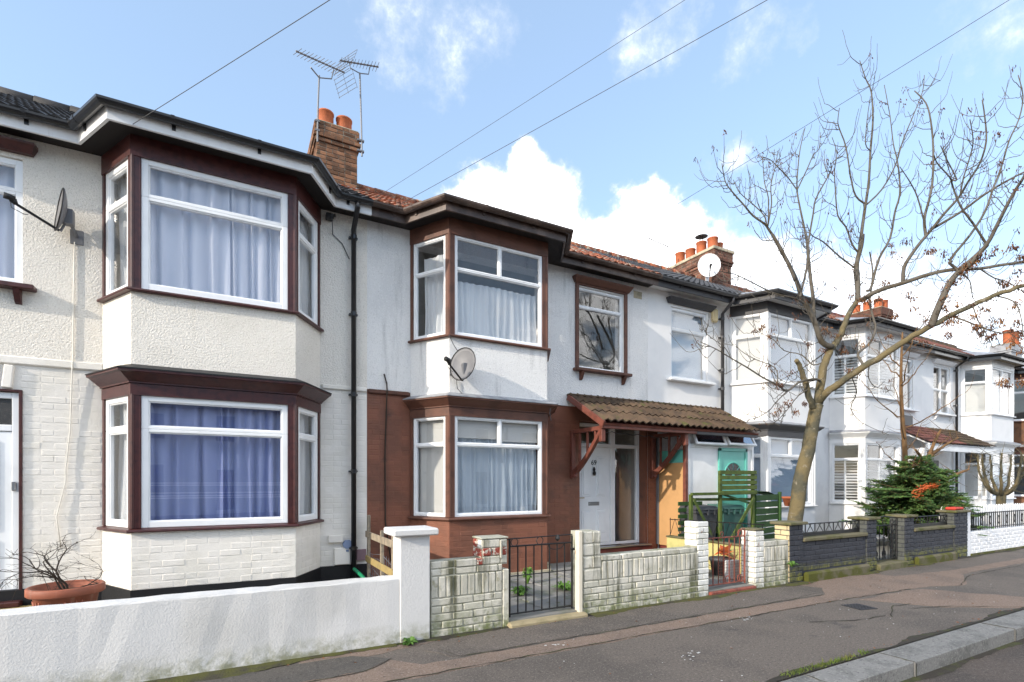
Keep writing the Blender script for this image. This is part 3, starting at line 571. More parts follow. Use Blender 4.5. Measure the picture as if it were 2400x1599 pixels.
def tile_field(parent, x0, x1, y0, z0, ang, slope_len, mats, w=.30, gauge=.30, single=True, name='tile', rolls=2, h=.017):
    nx = round((x1-x0)/w); w = (x1-x0)/nx; ny = round(slope_len/gauge); g = slope_len/ny
    merged = MB() if not single else None
    for j in range(ny):
        for i in range(nx):
            x = x0+(i+.5)*w; s = j*g; y = y0+s*math.cos(ang); z = z0+s*math.sin(ang)
            m = random.choice(mats) if isinstance(mats, list) else mats
            me = tile_mesh(m, random.randrange(3), round(w, 4), round(g*1.2, 4), rolls, h)
            if single:
                inst(name, me, (x, y, z), (ang+random.gauss(0, .006), random.gauss(0, .006), random.gauss(0, .006)), (1, 1, 1), parent)
            else:
                M_ = Matrix.Translation((x, y, z)) @ Matrix.Rotation(ang+random.gauss(0, .006), 4, 'X'); merged.T = M_
                merged.add([tuple(v.co) for v in me.vertices], [tuple(p.vertices) for p in me.polygons])
    if not single:
        o = obj('tiles', merged, m, parent, False, False); o['kind'] = 'stuff'; return o

def chimney(parent, xc, y0, w, dp, z0, z1, m, core, npots, nm=True, single=True, slabtop=False, left=True):
    x0, x1 = xc-w/2, xc+w/2; b = MB()
    b.box(x0+.006, x1-.006, y0+.006, y0+dp, z0, z1-.30)
    b.box(x0-.028, x1+.028, y0-.028, y0+dp+.03, z1-.36, z1-.30); b.box(x0-.05, x1+.05, y0-.05, y0+dp+.05, z1-.285, z1-.22)
    b.box(x0-.03, x1+.03, y0-.03, y0+dp+.03, z1-.22, z1-.01)
    c = obj('chimney', b, core, parent)
    if single:
        kw = dict(proud=.004, jit=.003)
        bricks(c, (x0, y0), (x1, y0), z0, z1-.37, m, bond='flemish', **kw)
        if left: bricks(c, (x0, y0+dp), (x0, y0), z0+.1, z1-.37, m, bond='flemish', **kw)
        for (e, za, zb) in ((.03, z1-.37, z1-.297), (.055, z1-.292, z1-.217), (.034, z1-.217, z1-.145), (.034, z1-.145, z1-.07), (.034, z1-.07, z1)):
            bricks(c, (x0-e, y0-e), (x1+e, y0-e), za, zb, m, bond='flemish', shift=random.randrange(2), **kw)
            if left: bricks(c, (x0-e, y0+dp+e), (x0-e, y0-e), za, zb, m, bond='flemish', shift=random.randrange(2), **kw)
    f = MB(); e = .0 if not slabtop else .05
    f.cbox(x0-.02-e, x1+.02+e, y0-.02-e, y0+dp+.02+e, z1+.002, z1+(.03 if not slabtop else .09), .012); obj('flaunching', f, m_cement, c)
    fl = MB(); fl.add([(x0-.05, y0-.03, z0-.02), (x1+.05, y0-.03, z0-.02), (x1+.02, y0-.014, z0+.16), (x0-.02, y0-.014, z0+.16), (x0-.05, y0-.12, z0-.05), (x1+.05, y0-.12, z0-.05)], [(0, 1, 2, 3), (4, 5, 1, 0)])
    obj('flashing', fl, m_lead, c)
    zt = z1+(.03 if not slabtop else .09)
    for (px, py, r, h) in npots:
        q = MB(); q.lathe([(r*.98, zt-.02), (r*.98, zt+h*.25), (r, zt+h*.3), (r, zt+h-.03), (r*1.07, zt+h-.025), (r*1.07, zt+h), (r*.86, zt+h), (r*.84, zt+h*.3)], px, py, 18)
        obj('chimney_pot', q, m_pot, c, True)
    return c

# ------------------------------------------------------------------ one house of the terrace
def house(i, cfg):
    x0, x1 = house_x(i); P = bay_path(i); up, lo = cfg['up'], cfg['lo']; trim = cfg['trim']; fr = cfg.get('frame', m_pvc); gm = cfg.get('glass', m_glass)
    h = thing('terraced_house', ((x0+x1)/2, 9, 0), cfg['label'], 'house', 'houses of the terrace')
    sgn = -1 if i % 2 else 1
    party = x1 if i % 2 == 0 else x0           # the party line at the door end
    def dx(u): return party-u if i % 2 == 0 else party+u
    wx0, wx1 = sorted((dx(.615), dx(1.68))); wz0, wz1 = cfg.get('wz', (3.60, 5.06))
    holes = [(P[0][0]+.06, P[3][0]-.06, .90, 2.56), (P[0][0]+.06, P[3][0]-.06, 3.60, 5.16), (wx0, wx1, wz0, wz1)]+cfg.get('holes', [])
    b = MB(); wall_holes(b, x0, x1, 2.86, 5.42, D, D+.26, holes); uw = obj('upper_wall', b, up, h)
    b = MB(); wall_holes(b, x0, x1, 0, 2.858, D+.014, D+.26, holes); lw = obj('wall', b, lo, h)
    b = MB()
    for x in (x0+.001, x1-.101): b.box(x, x+.10, D+.262, 14.6, 0, 5.4)
    b.box(x0+.11, x1-.11, 14.5, 14.6, 0, 5.4); b.box(x0+.102, x1-.102, 11.2, 11.3, .1, 5.38); b.box(x0+.102, x1-.102, D+.263, 11.19, 2.62, 2.80); b.box(x0+.102, x1-.102, D+.263, 11.19, 5.30, 5.36)
    obj('room_wall', b, m_room, h)
    b = MB(); b.box(x0+.102, x1-.102, D+.263, 14.4, .06, .20); obj('room_floor', b, m_floorb, h)
    # bay
    back = [(P[3][0], D+.01), (P[0][0], D+.01)]
    b = MB(); b.prism(P+back, 0, .94); bw = obj('bay_wall', b, lo, h)
    b = MB(); b.prism(P+back, 2.60, 3.60); obj('bay_apron', b, up, h)
    if cfg.get('plinth'):
        b = MB(); b.sweep([(x0, D+.012)]+P+[(x1, D+.012)], [(-.02, 0), (.012, 0), (.012, .30), (-.02, .31)]); obj('plinth', b, cfg['plinth'], h)
    for z in (.94, 3.60):
        b = MB(); b.sweep(P, [(-.12, z), (.055, z), (.06, z+.012), (.055, z+.03), (-.02, z+.045), (-.12, z+.045)]); obj('sill', b, cfg.get('sill', trim), h)
    pm = cfg.get('post', trim)
    for za, zb in ((.985, 2.47), (3.645, 5.11)):
        for pa in ([along(P[1], P[0], .07), P[1], along(P[1], P[2], .085)], [along(P[2], P[1], .085), P[2], along(P[2], P[3], .07)], [P[0], along(P[0], P[1], .05)], [along(P[3], P[2], .05), P[3]]):
            b = MB(); b.sweep(pa, [(-.07, za), (.004, za), (.004, zb), (-.07, zb)]); obj('corner_post', b, pm, h)
            if len(pa) == 3:
                b = MB(); c2 = Vector(pa[1]); q = (Vector(pa[0])+Vector(pa[2]))*.5; dirn = (c2-q).normalized(); c3 = c2-dirn*.012
                b.tube([(c3.x, c3.y, za), (c3.x, c3.y, zb)], .026, 8); obj('post_bead', b, pm, h)
        pa = []
    for lev, (za, zb, zt) in enumerate(((.985, 2.47, cfg.get('t0', 2.06)), (3.645, 5.11, cfg.get('t1', 4.64)))):
        for k in range(3):
            L = (Vector(P[k+1])-Vector(P[k])).length
            s0, s1 = (.052, L-.072) if k == 0 else (.087, L-.087) if k == 1 else (.072, L-.052)
            if k == 1: cells = cfg['front'](s0, s1, za, zb, zt, lev)
            else: cells = [(s0, s1, za, zt), (s0, s1, zt, zb)]
            window(h, P[k], P[k+1], cells, fr, cfg.get('glass_low', gm) if lev == 0 else gm, cfg.get('fw', .05), .012)
    b = MB(); b.sweep(P, [(-.10, 2.46), (.012, 2.46), (.012, 2.585), (-.10, 2.585)]); obj('bay_frieze', b, trim, h)
    b = MB(); b.sweep(P, [(-.05, 2.59), (.03, 2.59), (.03, 2.605), (.135, 2.69), (.16, 2.70), (.16, 2.722), (-.03, 2.765), (-.05, 2.765)]); obj('cornice', b, cfg.get('corn', trim), h)
    b = MB(); b.sweep(P, [(.10, 2.728), (.170, 2.722), (.170, 2.735), (-.0, 2.80), (-.02, 2.80)]); obj('cornice_flashing', b, cfg.get('cflash', m_lead), h)
    b = MB(); b.sweep(P, [(-.10, 5.10), (.014, 5.10), (.014, 5.33), (-.10, 5.33)]); obj('bay_frieze', b, trim, h)
    full = [(x0, D)]+P+[(x1, D)]
    b = MB(); b.sweep(full, [(-.05, 5.325), (.265, 5.325), (.265, 5.34), (-.05, 5.34)]); obj('soffit', b, cfg.get('soff', m_soff), h)
    b = MB(); b.sweep(full, [(.255, 5.27), (.285, 5.27), (.285, 5.415), (.255, 5.415)]); obj('fascia', b, cfg.get('fascia', trim), h)
    gp = [(.345+.058*math.cos(a), 5.425+.058*math.sin(a)) for a in [math.pi+math.pi*k/8 for k in range(9)]]
    gp += [(.345+.051*math.cos(a), 5.425+.051*math.sin(a)) for a in [math.pi*2-math.pi*k/8 for k in range(9)]]
    b = MB(); b.sweep(full, gp); go = obj('gutter', b, cfg.get('gut', m_gutk), h, False)
    # gutter clips and unions
    for k in range(len(full)-1):
        L = (Vector(full[k+1])-Vector(full[k])).length; n_ = max(1, int(L/.8))
        for q in range(n_):
            b = MB(); s = L*(q+.5)/n_; pa = [along(full[k], full[k+1], s-.018), along(full[k], full[k+1], s+.018)]
            b.sweep(pa, [(.345+.064*math.cos(a), 5.427+.064*math.sin(a)) for a in [math.pi+math.pi*k2/6 for k2 in range(7)]])
            b.sweep(pa, [(.285, 5.33), (.30, 5.33), (.30, 5.40), (.285, 5.40)])
            obj('gutter_clip', b, cfg.get('gut', m_gutk), go)
    # roof
    ev = offset(full, .30); zf = 5.44
    b = MB(); yb = RIDGE; zr = roof_z(RIDGE)-.05
    b.add([(x, y, z) for x in (x0, x1) for y, z in ((7.37, roof_z(7.37)-.06), (yb, zr-.02), (14.8, RZ0-.06), (14.8, RZ0-.16), (yb, zr-.14), (7.37, roof_z(7.37)-.075))],
          [(0, 1, 2, 3, 4, 5), (11, 10, 9, 8, 7, 6)]+[(k, (k+1) % 6, 6+(k+1) % 6, 6+k) for k in range(6)])
    rf = obj('roof', b, cfg['roofm'] if not isinstance(cfg['roofm'], list) else cfg['roofm'][0], h)
    E4 = [Vector((*p, 5.425)) for p in offset(P, .33)]
    cx = (P[1][0]+P[2][0])/2; yr = 7.95; zr2 = roof_z(yr)+.02; hw = .45
    b = MB(); A_ = [tuple(E4[0]), tuple(E4[1]), tuple(E4[2]), tuple(E4[3]), (cx+hw, yr, zr2), (cx-hw, yr, zr2), (E4[3].x+.1, 7.45, 5.58), (E4[0].x-.1, 7.45, 5.58)]
    b.add(A_, [(1, 2, 4, 5), (0, 1, 5, 7), (2, 3, 6, 4)]); obj('bay_roof', b, cfg.get('bayroof', m_lead), h, False, True)
    sl = (RIDGE-RY0)/math.cos(RA)
    tile_field(rf, x0, x1, RY0+.01, RZ0-.012, RA, sl-.05, cfg['roofm'], single=cfg.get('single', True))
    nr = 12
    for k in range(nr):
        q = MB(); xa = x0+(x1-x0)*k/nr; xe = x0+(x1-x0)*(k+1)/nr-.008
        q.tube([(xa, RIDGE, zr+.03), (xe, RIDGE, zr+.03)], [.125, .115], 10); obj('ridge_tile', q, cfg.get('ridge', cfg['roofm'] if not isinstance(cfg['roofm'], list) else cfg['roofm'][0]), rf, True)
    # the single upper window
    fwin = [(0, wx1-wx0, wz0, cfg.get('tw', 4.62)), (0, wx1-wx0, cfg.get('tw', 4.62), wz1)]
    if 'win' in cfg: fwin = cfg['win'](wx1-wx0, wz0, wz1)
    window(h, (wx0, D), (wx1, D), fwin, fr, cfg.get('glass_w', gm), cfg.get('fw', .05), .03)
    s = cfg.get('surround')
    if s:
        b = MB(); b.cbox(wx0-.07, wx0-.001, D-.035, D+.02, wz0, wz1+.02); b.cbox(wx1+.001, wx1+.07, D-.035, D+.02, wz0, wz1+.02); b.cbox(wx0-.07, wx1+.07, D-.036, D+.02, wz1+.021, wz1+.09); obj('window_surround', b, s, h)
    hm = cfg.get('hood', trim)
    if hm:
        b = MB(); b.T = frame_T((wx0-.13, D), (wx1+.13, D)); L = wx1-wx0+.26
        b.add([(0.04, 0, wz1+.05), (L-.04, 0, wz1+.05), (L-.04, .06, wz1+.05), (.04, .06, wz1+.05), (0, 0, wz1+.13), (L, 0, wz1+.13), (L, .13, wz1+.13), (0, .13, wz1+.13), (0, 0, wz1+.155), (L, 0, wz1+.165), (L, .135, wz1+.15), (0, .135, wz1+.15)],
              [(0, 1, 2, 3), (3, 2, 6, 7), (7, 6, 10, 11), (11, 10, 9, 8), (0, 3, 7, 4), (4, 7, 11, 8), (1, 5, 6, 2), (5, 9, 10, 6)])
        obj('window_hood', b, hm, h)
    sm = cfg.get('wsill', trim)
    b = MB(); b.cbox(wx0-.12, wx1+.12, D-.12, D+.05, wz0-.06, wz0-.005, .01); obj('window_sill', b, sm, h)
    if cfg.get('corbels', True):
        for x in (wx0+.02, wx1-.06):
            b = MB(); b.add([(x+e, y, z) for e in (0, .055) for y, z in ((D+.01, wz0-.062), (D-.10, wz0-.062), (D-.085, wz0-.11), (D-.035, wz0-.20), (D+.01, wz0-.22))], [(0, 1, 2, 3, 4), (9, 8, 7, 6, 5)]+[(k, (k+1) % 5, 5+(k+1) % 5, 5+k) for k in range(5)]); obj('sill_corbel', b, sm, h)
    return h, P, lw, bw, uw, rf, (wx0, wx1, wz0, wz1)

def front_one(s0, s1, za, zb, zt, lev): return [(s0, s1, za, zt), (s0, s1, zt, zb)]
def front_two(s0, s1, za, zb, zt, lev): m_ = (s0+s1)/2; return [(s0, s1, za, zt), (s0, m_, zt, zb), (m_, s1, zt, zb)]
def front_four(s0, s1, za, zb, zt, lev): m_ = (s0+s1)/2; return [(s0, m_, za, zt), (m_, s1, za, zt), (s0, m_, zt, zb), (m_, s1, zt, zb)]
def bay_in(P, w):                               # the line just inside the glass
    return offset(P, -w)
def downpipe(parent, x, m, ztop=5.33, y=D-.07, zb=.05, swan=True):
    b = MB()
    pts = [(x, y-.27, ztop+.05), (x, y-.27, ztop-.03), (x, y, ztop-.22), (x, y, zb)] if swan else [(x, y, ztop), (x, y, zb)]
    b.tube(pts, .036, 10); o = obj('downpipe', b, m, parent, True)
    for z in (zb+.5, zb+1.6, 2.75, 3.9, 5.0):
        if z < zb+.3: continue
        c = MB(); c.lathe([(.043, z-.03), (.043, z+.03)], x, y, 10); c.box(x-.06, x+.06, y+.02, D+.01, z-.012, z+.012); obj('pipe_bracket', c, m, o)
    return o
def text(s, size, loc, m, parent, name='house_number', rot=(R(90), 0, 0), ext=.004):
    cu = bpy.data.curves.new(name, 'FONT'); cu.body = s; cu.size = size; cu.extrude = ext; cu.align_x = 'CENTER'; cu.align_y = 'CENTER'
    tmp = bpy.data.objects.new('tmp', cu); col.objects.link(tmp)
    dg = bpy.context.evaluated_depsgraph_get(); me = bpy.data.meshes.new_from_object(tmp.evaluated_get(dg))
    bpy.data.objects.remove(tmp); me.materials.clear(); me.materials.append(m)
    o = bpy.data.objects.new(name, me); o.location = loc; o.rotation_euler = rot; return link(o, parent)

# ================================================================== the setting
b = MB(); b.box(-40, 300, -60, 2.13, -.6, -.12); struct(obj('road', b, m_road))
pave = None
b = MB(); b.box(-40, 300, 2.40, 4.74, -.5, 0.0); pave = struct(obj('pavement', b, m_asph))
b = MB(); b.box(-40, 300, 4.70, D+.05, -.5, .06); struct(obj('garden_ground', b, m_garden))
b = MB(); b.box(-400, 900, D+.05, 900, -.6, -.02); struct(obj('ground', b, m_garden))
b = MB(); b.box(-400, 900, -900, -60, -.6, -.13); struct(obj('ground', b, m_garden))
# patches in the pavement, each a thin sheet with a ragged edge
def patch(pts, z, m, name='asphalt_patch', rag=.02, sub=.12):
    out = []
    for k in range(len(pts)):
        p, q = Vector(pts[k]), Vector(pts[(k+1) % len(pts)]); n = max(1, int((q-p).length/sub))
        for j in range(n): e = p.lerp(q, j/n); out.append((e.x+random.uniform(-rag, rag), e.y+random.uniform(-rag, rag)))
    b = MB(); b.prism(out, -.03, z); return obj(name, b, m, pave)
patch([(1.2, 3.80), (6.6, 3.74), (8.8, 3.62), (9.3, 3.40), (9.6, 3.5), (10.4, 3.85), (30, 3.75), (30, 4.02), (10.8, 4.08), (9.2, 4.25), (9.1, 4.66), (7.2, 4.64), (7.3, 4.30), (6.9, 4.00), (1.35, 4.05), (1.0, 4.45), (1.7, 4.6), (1.6, 4.66), (.5, 4.6), (.2, 3.84)], .003, m_asphr)
patch([(7.0, 3.62), (8.4, 3.62), (9.2, 2.46), (8.3, 2.43), (7.5, 2.9)], .003, m_asphr, rag=.03)
patch([(-3.0, 4.05), (.9, 4.12), (1.15, 4.30), (.9, 4.52), (-3.0, 4.5)], .005, m_asphd)
patch([(1.62, 4.10), (6.4, 4.06), (6.9, 4.12), (6.9, 4.62), (1.9, 4.64), (1.5, 4.35)], .0045, m_asph, rag=.02)
# dark crack lines left where the trench was cut
def crack(pts, w=.0065, z=.007):
    P = []; 
    for k in range(len(pts)-1):
        p, q = Vector(pts[k]), Vector(pts[k+1]); n = max(1, int((q-p).length/.09))
        for j in range(n): e = p.lerp(q, j/n); P.append((e.x, e.y+random.gauss(0, .007)))
    P.append(tuple(pts[-1])); b = MB(); vs = []; fs = []
    for k, (x, y) in enumerate(P):
        ww = w*random.uniform(.3, 1.5); vs += [(x, y-ww, z), (x, y+ww, z)]
    for k in range(len(P)-1): fs.append((2*k, 2*k+1, 2*k+3, 2*k+2))
    b.add(vs, fs); o = obj('crack', b, m_soil, pave, False, False)
for c in ([(1.6, 4.34), (1.7, 4.06), (6.6, 4.03), (6.85, 4.0)], [(.3, 3.82), (2.6, 3.80), (6.6, 3.73), (8.3, 3.64)], [(7.0, 3.1), (7.6, 2.9), (8.3, 2.46)], [(9.2, 3.42), (10.3, 3.72), (14, 3.74)], [(-2.5, 4.03), (.9, 4.10), (1.17, 4.3)], [(5.4, 3.3), (5.9, 3.1), (6.4, 3.05)], [(6.4, 3.0), (7.0, 3.25), (7.3, 3.2)]): crack(c)
# moss and dirt gathered along the wall foot and behind the kerb
def verge(x0, x1, y, w, z, m, name, side=1):
    n = int((x1-x0)/.06); b = MB(); vs = []; fs = []; ph = random.uniform(0, 9)
    for k in range(n+1):
        x = x0+(x1-x0)*k/n; ww = w*(.25+.75*abs(math.sin(x*1.7+ph)*.6+math.sin(x*5.1+ph)*.25+random.uniform(-.12, .12)))
        vs += [(x, y, z+.010), (x, y-side*ww*.5, z+.008), (x, y-side*ww, z)]
    for k in range(n): a = 3*k; fs += [(a, a+1, a+4, a+3), (a+1, a+2, a+5, a+4)]
    b.add(vs, fs); return obj(name, b, m, pave, False, False)
verge(-4, 24, 4.665, .10, .004, m_soil, 'dirt_strip'); verge(-4, 1.3, 4.665, .20, .0062, mat('pavement moss', (.075, .075, .02), 1, (.05, .045, .03), 5, bump=1, bs=60), 'moss_strip')
verge(3.5, 12, 4.665, .16, .0058, bpy.data.materials['pavement moss'], 'moss_strip'); verge(3.2, 24, 2.418, .13, .004, m_soil, 'dirt_strip', -1)
# kerb: separate granite stones
kerb = thing('kerb', (8, 2.28, -.1), 'row of grey granite kerbstones along the edge of the pavement', 'kerb'); kerb['kind'] = 'structure'
x = -12.0; lens = [2.0, 1.6, 1.9, 1.3, 1.8, 2.0]; k = 0
joints = [-12, -10.2, -8.3, -6.4, -4.8, -2.9, -.9, .9, 2.6, 3.86, 4.93, 6.92, 8.8, 10.5, 12.4, 14.2, 16, 17.8, 19.9, 22, 24, 26, 28]
for a, c in zip(joints[:-1], joints[1:]):
    b = MB(); b.cbox(a+.002, c-.002, 2.135+random.uniform(-.008, .006), 2.412+random.uniform(-.008, .004), -.3, .012+random.uniform(-.0015, .0015), .004); obj('kerbstone', b, m_gran, kerb)
    b = MB(); n = 8; vs = []; fs = []
    for q in range(n+1): y = 2.13+.285*q/n; w = .006*random.uniform(.5, 1.6); e = random.gauss(0, .004); vs += [(c-w+e, y, .0155), (c+w+e, y, .0155)]
    for q in range(n): fs.append((2*q, 2*q+1, 2*q+3, 2*q+2))
    b.add(vs+[(c-.007, 2.1225, .006), (c+.007, 2.1225, .006), (c+.007, 2.1225, -.11), (c-.007, 2.1225, -.11)], fs+[(2*n+2, 2*n+3, 2*n+4, 2*n+5)]); obj('kerb_joint', b, m_soil, kerb, False, False)
b = MB(); b.box(-12, 28, 2.16, 2.40, -.3, -.012); obj('kerb_bed', b, m_soil, kerb); verge(2.4, 24, 2.14, .10, -.117, m_soil, 'gutter_dirt', 1)

# ================================================================== the houses
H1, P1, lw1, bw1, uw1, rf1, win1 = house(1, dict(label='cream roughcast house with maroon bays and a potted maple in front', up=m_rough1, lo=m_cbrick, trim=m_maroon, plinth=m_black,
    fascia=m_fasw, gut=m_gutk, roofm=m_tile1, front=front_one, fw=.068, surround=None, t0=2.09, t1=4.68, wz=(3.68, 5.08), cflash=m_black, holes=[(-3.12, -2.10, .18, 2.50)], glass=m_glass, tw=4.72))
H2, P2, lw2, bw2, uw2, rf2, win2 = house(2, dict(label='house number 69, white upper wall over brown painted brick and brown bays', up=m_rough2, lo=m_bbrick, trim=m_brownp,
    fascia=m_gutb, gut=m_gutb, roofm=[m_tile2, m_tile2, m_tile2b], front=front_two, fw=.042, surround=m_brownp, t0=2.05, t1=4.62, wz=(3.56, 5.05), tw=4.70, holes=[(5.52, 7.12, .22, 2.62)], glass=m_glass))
H3, P3, lw3, bw3, uw3, rf3, win3 = house(3, dict(label='white house with dark grey trim, enclosed white porch and turquoise door', up=m_rough3, lo=m_wbrick, trim=m_dgrey, post=m_pvc2, sill=m_pvc2,
    fascia=m_dgrey, gut=m_gutg, roofm=m_tile3, front=front_two, fw=.055, hood=m_dgrey, wsill=m_pvc2, corbels=False, soff=m_fasw, glass=m_glass, holes=[(8.2, 9.2, .2, 2.2)], ridge=m_tile2))
H4, P4, lw4, bw4, uw4, rf4, win4 = house(4, dict(label='all white house with louvred shutters behind the bay windows', up=m_rough3, lo=m_wbrick, trim=m_pvc2, fascia=m_dgrey, gut=m_gutk,
    roofm=[m_tile2, m_tile5], front=front_two, fw=.05, corbels=False, single=False, hood=m_pvc2, soff=m_fasw, glass=m_glass2))
def sashes(w, a, c): m_ = (a+c)/2; return [(0, w/2, a, m_), (w/2, w, a, m_), (0, w/2, m_, c), (w/2, w, m_, c)]
H5, P5, lw5, bw5, uw5, rf5, win5 = house(5, dict(label='white house with mullioned sash windows behind the white picket fence', up=m_rough3, lo=m_wbrick, trim=m_pvc2, fascia=m_gutk, gut=m_gutk,
    roofm=[m_tile5, m_tile2], front=front_four, fw=.05, corbels=True, single=False, hood=m_pvc2, soff=m_timb, win=sashes, glass=m_glass2))
H6, P6, lw6, bw6, uw6, rf6, win6 = house(6, dict(label='yellow brick house with dark red trim at the far end of the terrace', up=m_stock, lo=m_stock, trim=m_brownp, fascia=m_gutk, gut=m_gutk,
    roofm=m_tile4, front=front_four, fw=.05, single=False, glass=m_glass))

# painted brickwork, brick by brick
kw = dict(proud=.0018, jit=.0018, bond='flemish', gap=.004)
bricks(lw1, (-2.09, D+.014), (-1.38, D+.014), .30, 2.84, m_cbrick, **kw)
bricks(bw1, P1[0], P1[1], .30, .935, m_cbrick, **kw); bricks(bw1, P1[1], P1[2], .30, .935, m_cbrick, **kw); bricks(bw1, P1[2], P1[3], .30, .935, m_cbrick, **kw)
bricks(lw1, (1.06, D+.014), (1.70, D+.014), .30, 2.84, m_cbrick, **kw)
bricks(lw2, (1.72, D+.014), (2.35, D+.014), .08, 2.80, m_bbrick, **kw)
bricks(bw2, P2[0], P2[1], .08, .935, m_bbrick, **kw); bricks(bw2, P2[1], P2[2], .08, .935, m_bbrick, **kw)
bricks(lw2, (4.80, D+.014), (5.52, D+.014), .08, 2.62, m_bbrick, **kw)
bricks(lw2, (7.12, D+.014), (7.155, D+.014), .08, 2.62, m_bbrick, **kw)
# plaster band where the render stops
b = MB(); b.cbox(-3.75, -1.36, D-.018, D+.02, 2.80, 2.89, .012); obj('string_course', b, m_cbrick, H1)
b = MB(); b.cbox(1.08, 1.70, D-.018, D+.02, 2.81, 2.875, .012); obj('string_course', b, m_cbrick, H1)
b = MB(); b.cbox(1.72, 2.33, D-.03, D+.02, 2.80, 2.86, .01); obj('brick_ledge', b, m_brownp, H2)
b = MB(); b.box(7.159, 7.41, D-.002, D+.012, .06, 2.62); st_ = obj('painted_strip', b, m_bbrick, H2); bricks(st_, (7.16, D-.002), (7.40, D-.002), .08, 2.62, m_bbrick, **kw)
# soldier arch over the left-hand door
for k in range(7):
    inst('brick', brick_mesh(m_cbrick, k % 4), (-3.0+k*.135, D-.012+.014, 2.66), (0, R(90)+(k-3)*.03, 0), (1.2, 1, 1.3), lw1)

# ------------------------------------------------------------------ roofs furniture: chimneys
chimney(H2, XB, 10.05, .74, 1.5, 6.95, 8.18, m_stock, m_mortar, [(XB-.17, 10.33, .145, .34), (XB+.17, 10.33, .145, .32), (XB-.15, 10.9, .14, .3)], left=True)
chimney(H4, XB+2*W, 10.3, .76, 1.65, 6.85, 8.25, m_stock2, m_mortar, [(XB+2*W-.16, 10.52+k*.42, .15, .36+.05*(k % 2)) for k in range(4)]+[(XB+2*W+.18, 10.6, .13, .3)], slabtop=True)
chimney(H5, XB+4*W-1.2, 10.6, .8, 1.3, 6.7, 8.25, m_stock2, m_stock2, [(XB+4*W-1.4, 10.8+k*.4, .14, .34) for k in range(3)]+[(XB+4*W-1.0, 10.8, .14, .36)], single=False)
chimney(H6, 30.4, 9.3, 1.2, .7, 6.3, 7.55, m_lead, m_lead, [(30.1, 9.5, .17, .62), (30.75, 9.5, .17, .62)], single=False)
# cowl on one pot
b = MB(); cy = 10.94; cxx = XB+2*W-.16; b.lathe([(.02, 9.0), (.19, 8.93), (.17, 8.925), (.0, 8.96)], cxx, cy, 14); b.tube([(cxx-.06, cy, 8.6), (cxx-.06, cy, 8.95)], .01); b.tube([(cxx+.06, cy, 8.6), (cxx+.06, cy, 8.95)], .01)
tag(obj('chimney_cowl', b, m_gutg, None, True), 'dark disc shaped cowl standing over one pot of the five-pot chimney', 'cowl')

# ------------------------------------------------------------------ downpipes
downpipe(H1, 1.50, m_gutk); downpipe(H3, 9.22, m_gutg, zb=3.0); downpipe(H5, 20.0, m_gutk)

# ------------------------------------------------------------------ curtains and blinds
I1 = bay_in(P1, .16); f = lambda p, q, t: tuple(Vector(p).lerp(Vector(q), t))
curtain(f(I1[1], I1[2], .02), f(I1[1], I1[2], .57), 3.62, 5.10, m_cur1, 'left lilac white curtain in the upper front window of the maroon bay', 5, .05, seed=3)
curtain(f(I1[1], I1[2], .56), f(I1[1], I1[2], .98), 3.62, 5.10, m_cur1, 'right lilac white curtain in the upper front window of the maroon bay', 6, .04, seed=5)
curtain(f(I1[1], I1[2], .02), f(I1[1], I1[2], .52), .96, 2.46, m_cur1b, 'left blue curtain in the lower front window of the maroon bay', 5, .05, seed=8)
curtain(f(I1[1], I1[2], .50), f(I1[1], I1[2], .98), .96, 2.46, m_cur1b, 'right blue curtain in the lower front window of the maroon bay', 6, .046, seed=9)
for lev, (a, c, nm) in enumerate(((.96, 2.46, 'lower'), (3.62, 5.10, 'upper'))):
    curtain(f(I1[0], I1[1], .0), f(I1[0], I1[1], .98), a, c, m_net, 'white net curtain in the %s left side window of the maroon bay' % nm, 5, .022, seed=20+lev)
    curtain(f(I1[2], I1[3], .02), f(I1[2], I1[3], 1.0), a, c, m_net, 'white net curtain in the %s right side window of the maroon bay' % nm, 5, .022, seed=30+lev)
curtain((win1[0]+.05, D+.2), (win1[1]-.05, D+.2), 3.66, 5.06, m_cur1, 'pale curtain in the single upper window at the left edge', 7, .03, seed=41)
I2 = bay_in(P2, .15)
curtain(f(I2[1], I2[2], .03), f(I2[1], I2[2], .97), 3.62, 4.50, m_net, 'white net curtain across the upper front bay window of number 69', 13, .022, seed=51)
curtain(f(I2[0], I2[1], .22), f(I2[0], I2[1], .98), 3.62, 4.90, m_net, 'white net curtain in the upper left side bay window of number 69', 6, .022, seed=52)
curtain(f(I2[1], I2[2], .03), f(I2[1], I2[2], .60), .99, 2.16, m_netb, 'left pale blue net curtain in the lower front bay window of number 69', 9, .022, seed=53)
curtain(f(I2[1], I2[2], .59), f(I2[1], I2[2], .97), .99, 2.16, m_netb, 'right pale blue net curtain in the lower front bay window of number 69', 6, .022, seed=54)
flat_blind(f(I2[1], I2[2], .03), f(I2[1], I2[2], .49), 2.17, 2.45, m_blind, 'short white roller blind behind the left top light of the lower bay of number 69', w=.05)
flat_blind(f(I2[1], I2[2], .52), f(I2[1], I2[2], .97), 2.14, 2.45, m_blind, 'short white roller blind behind the right top light of the lower bay of number 69', w=.05)
flat_blind(f(I2[0], I2[1], .08), f(I2[0], I2[1], 1.0), 1.02, 2.45, m_blind, 'long white blind behind the lower left side window of number 69', w=.03)
I3 = bay_in(P3, .12)
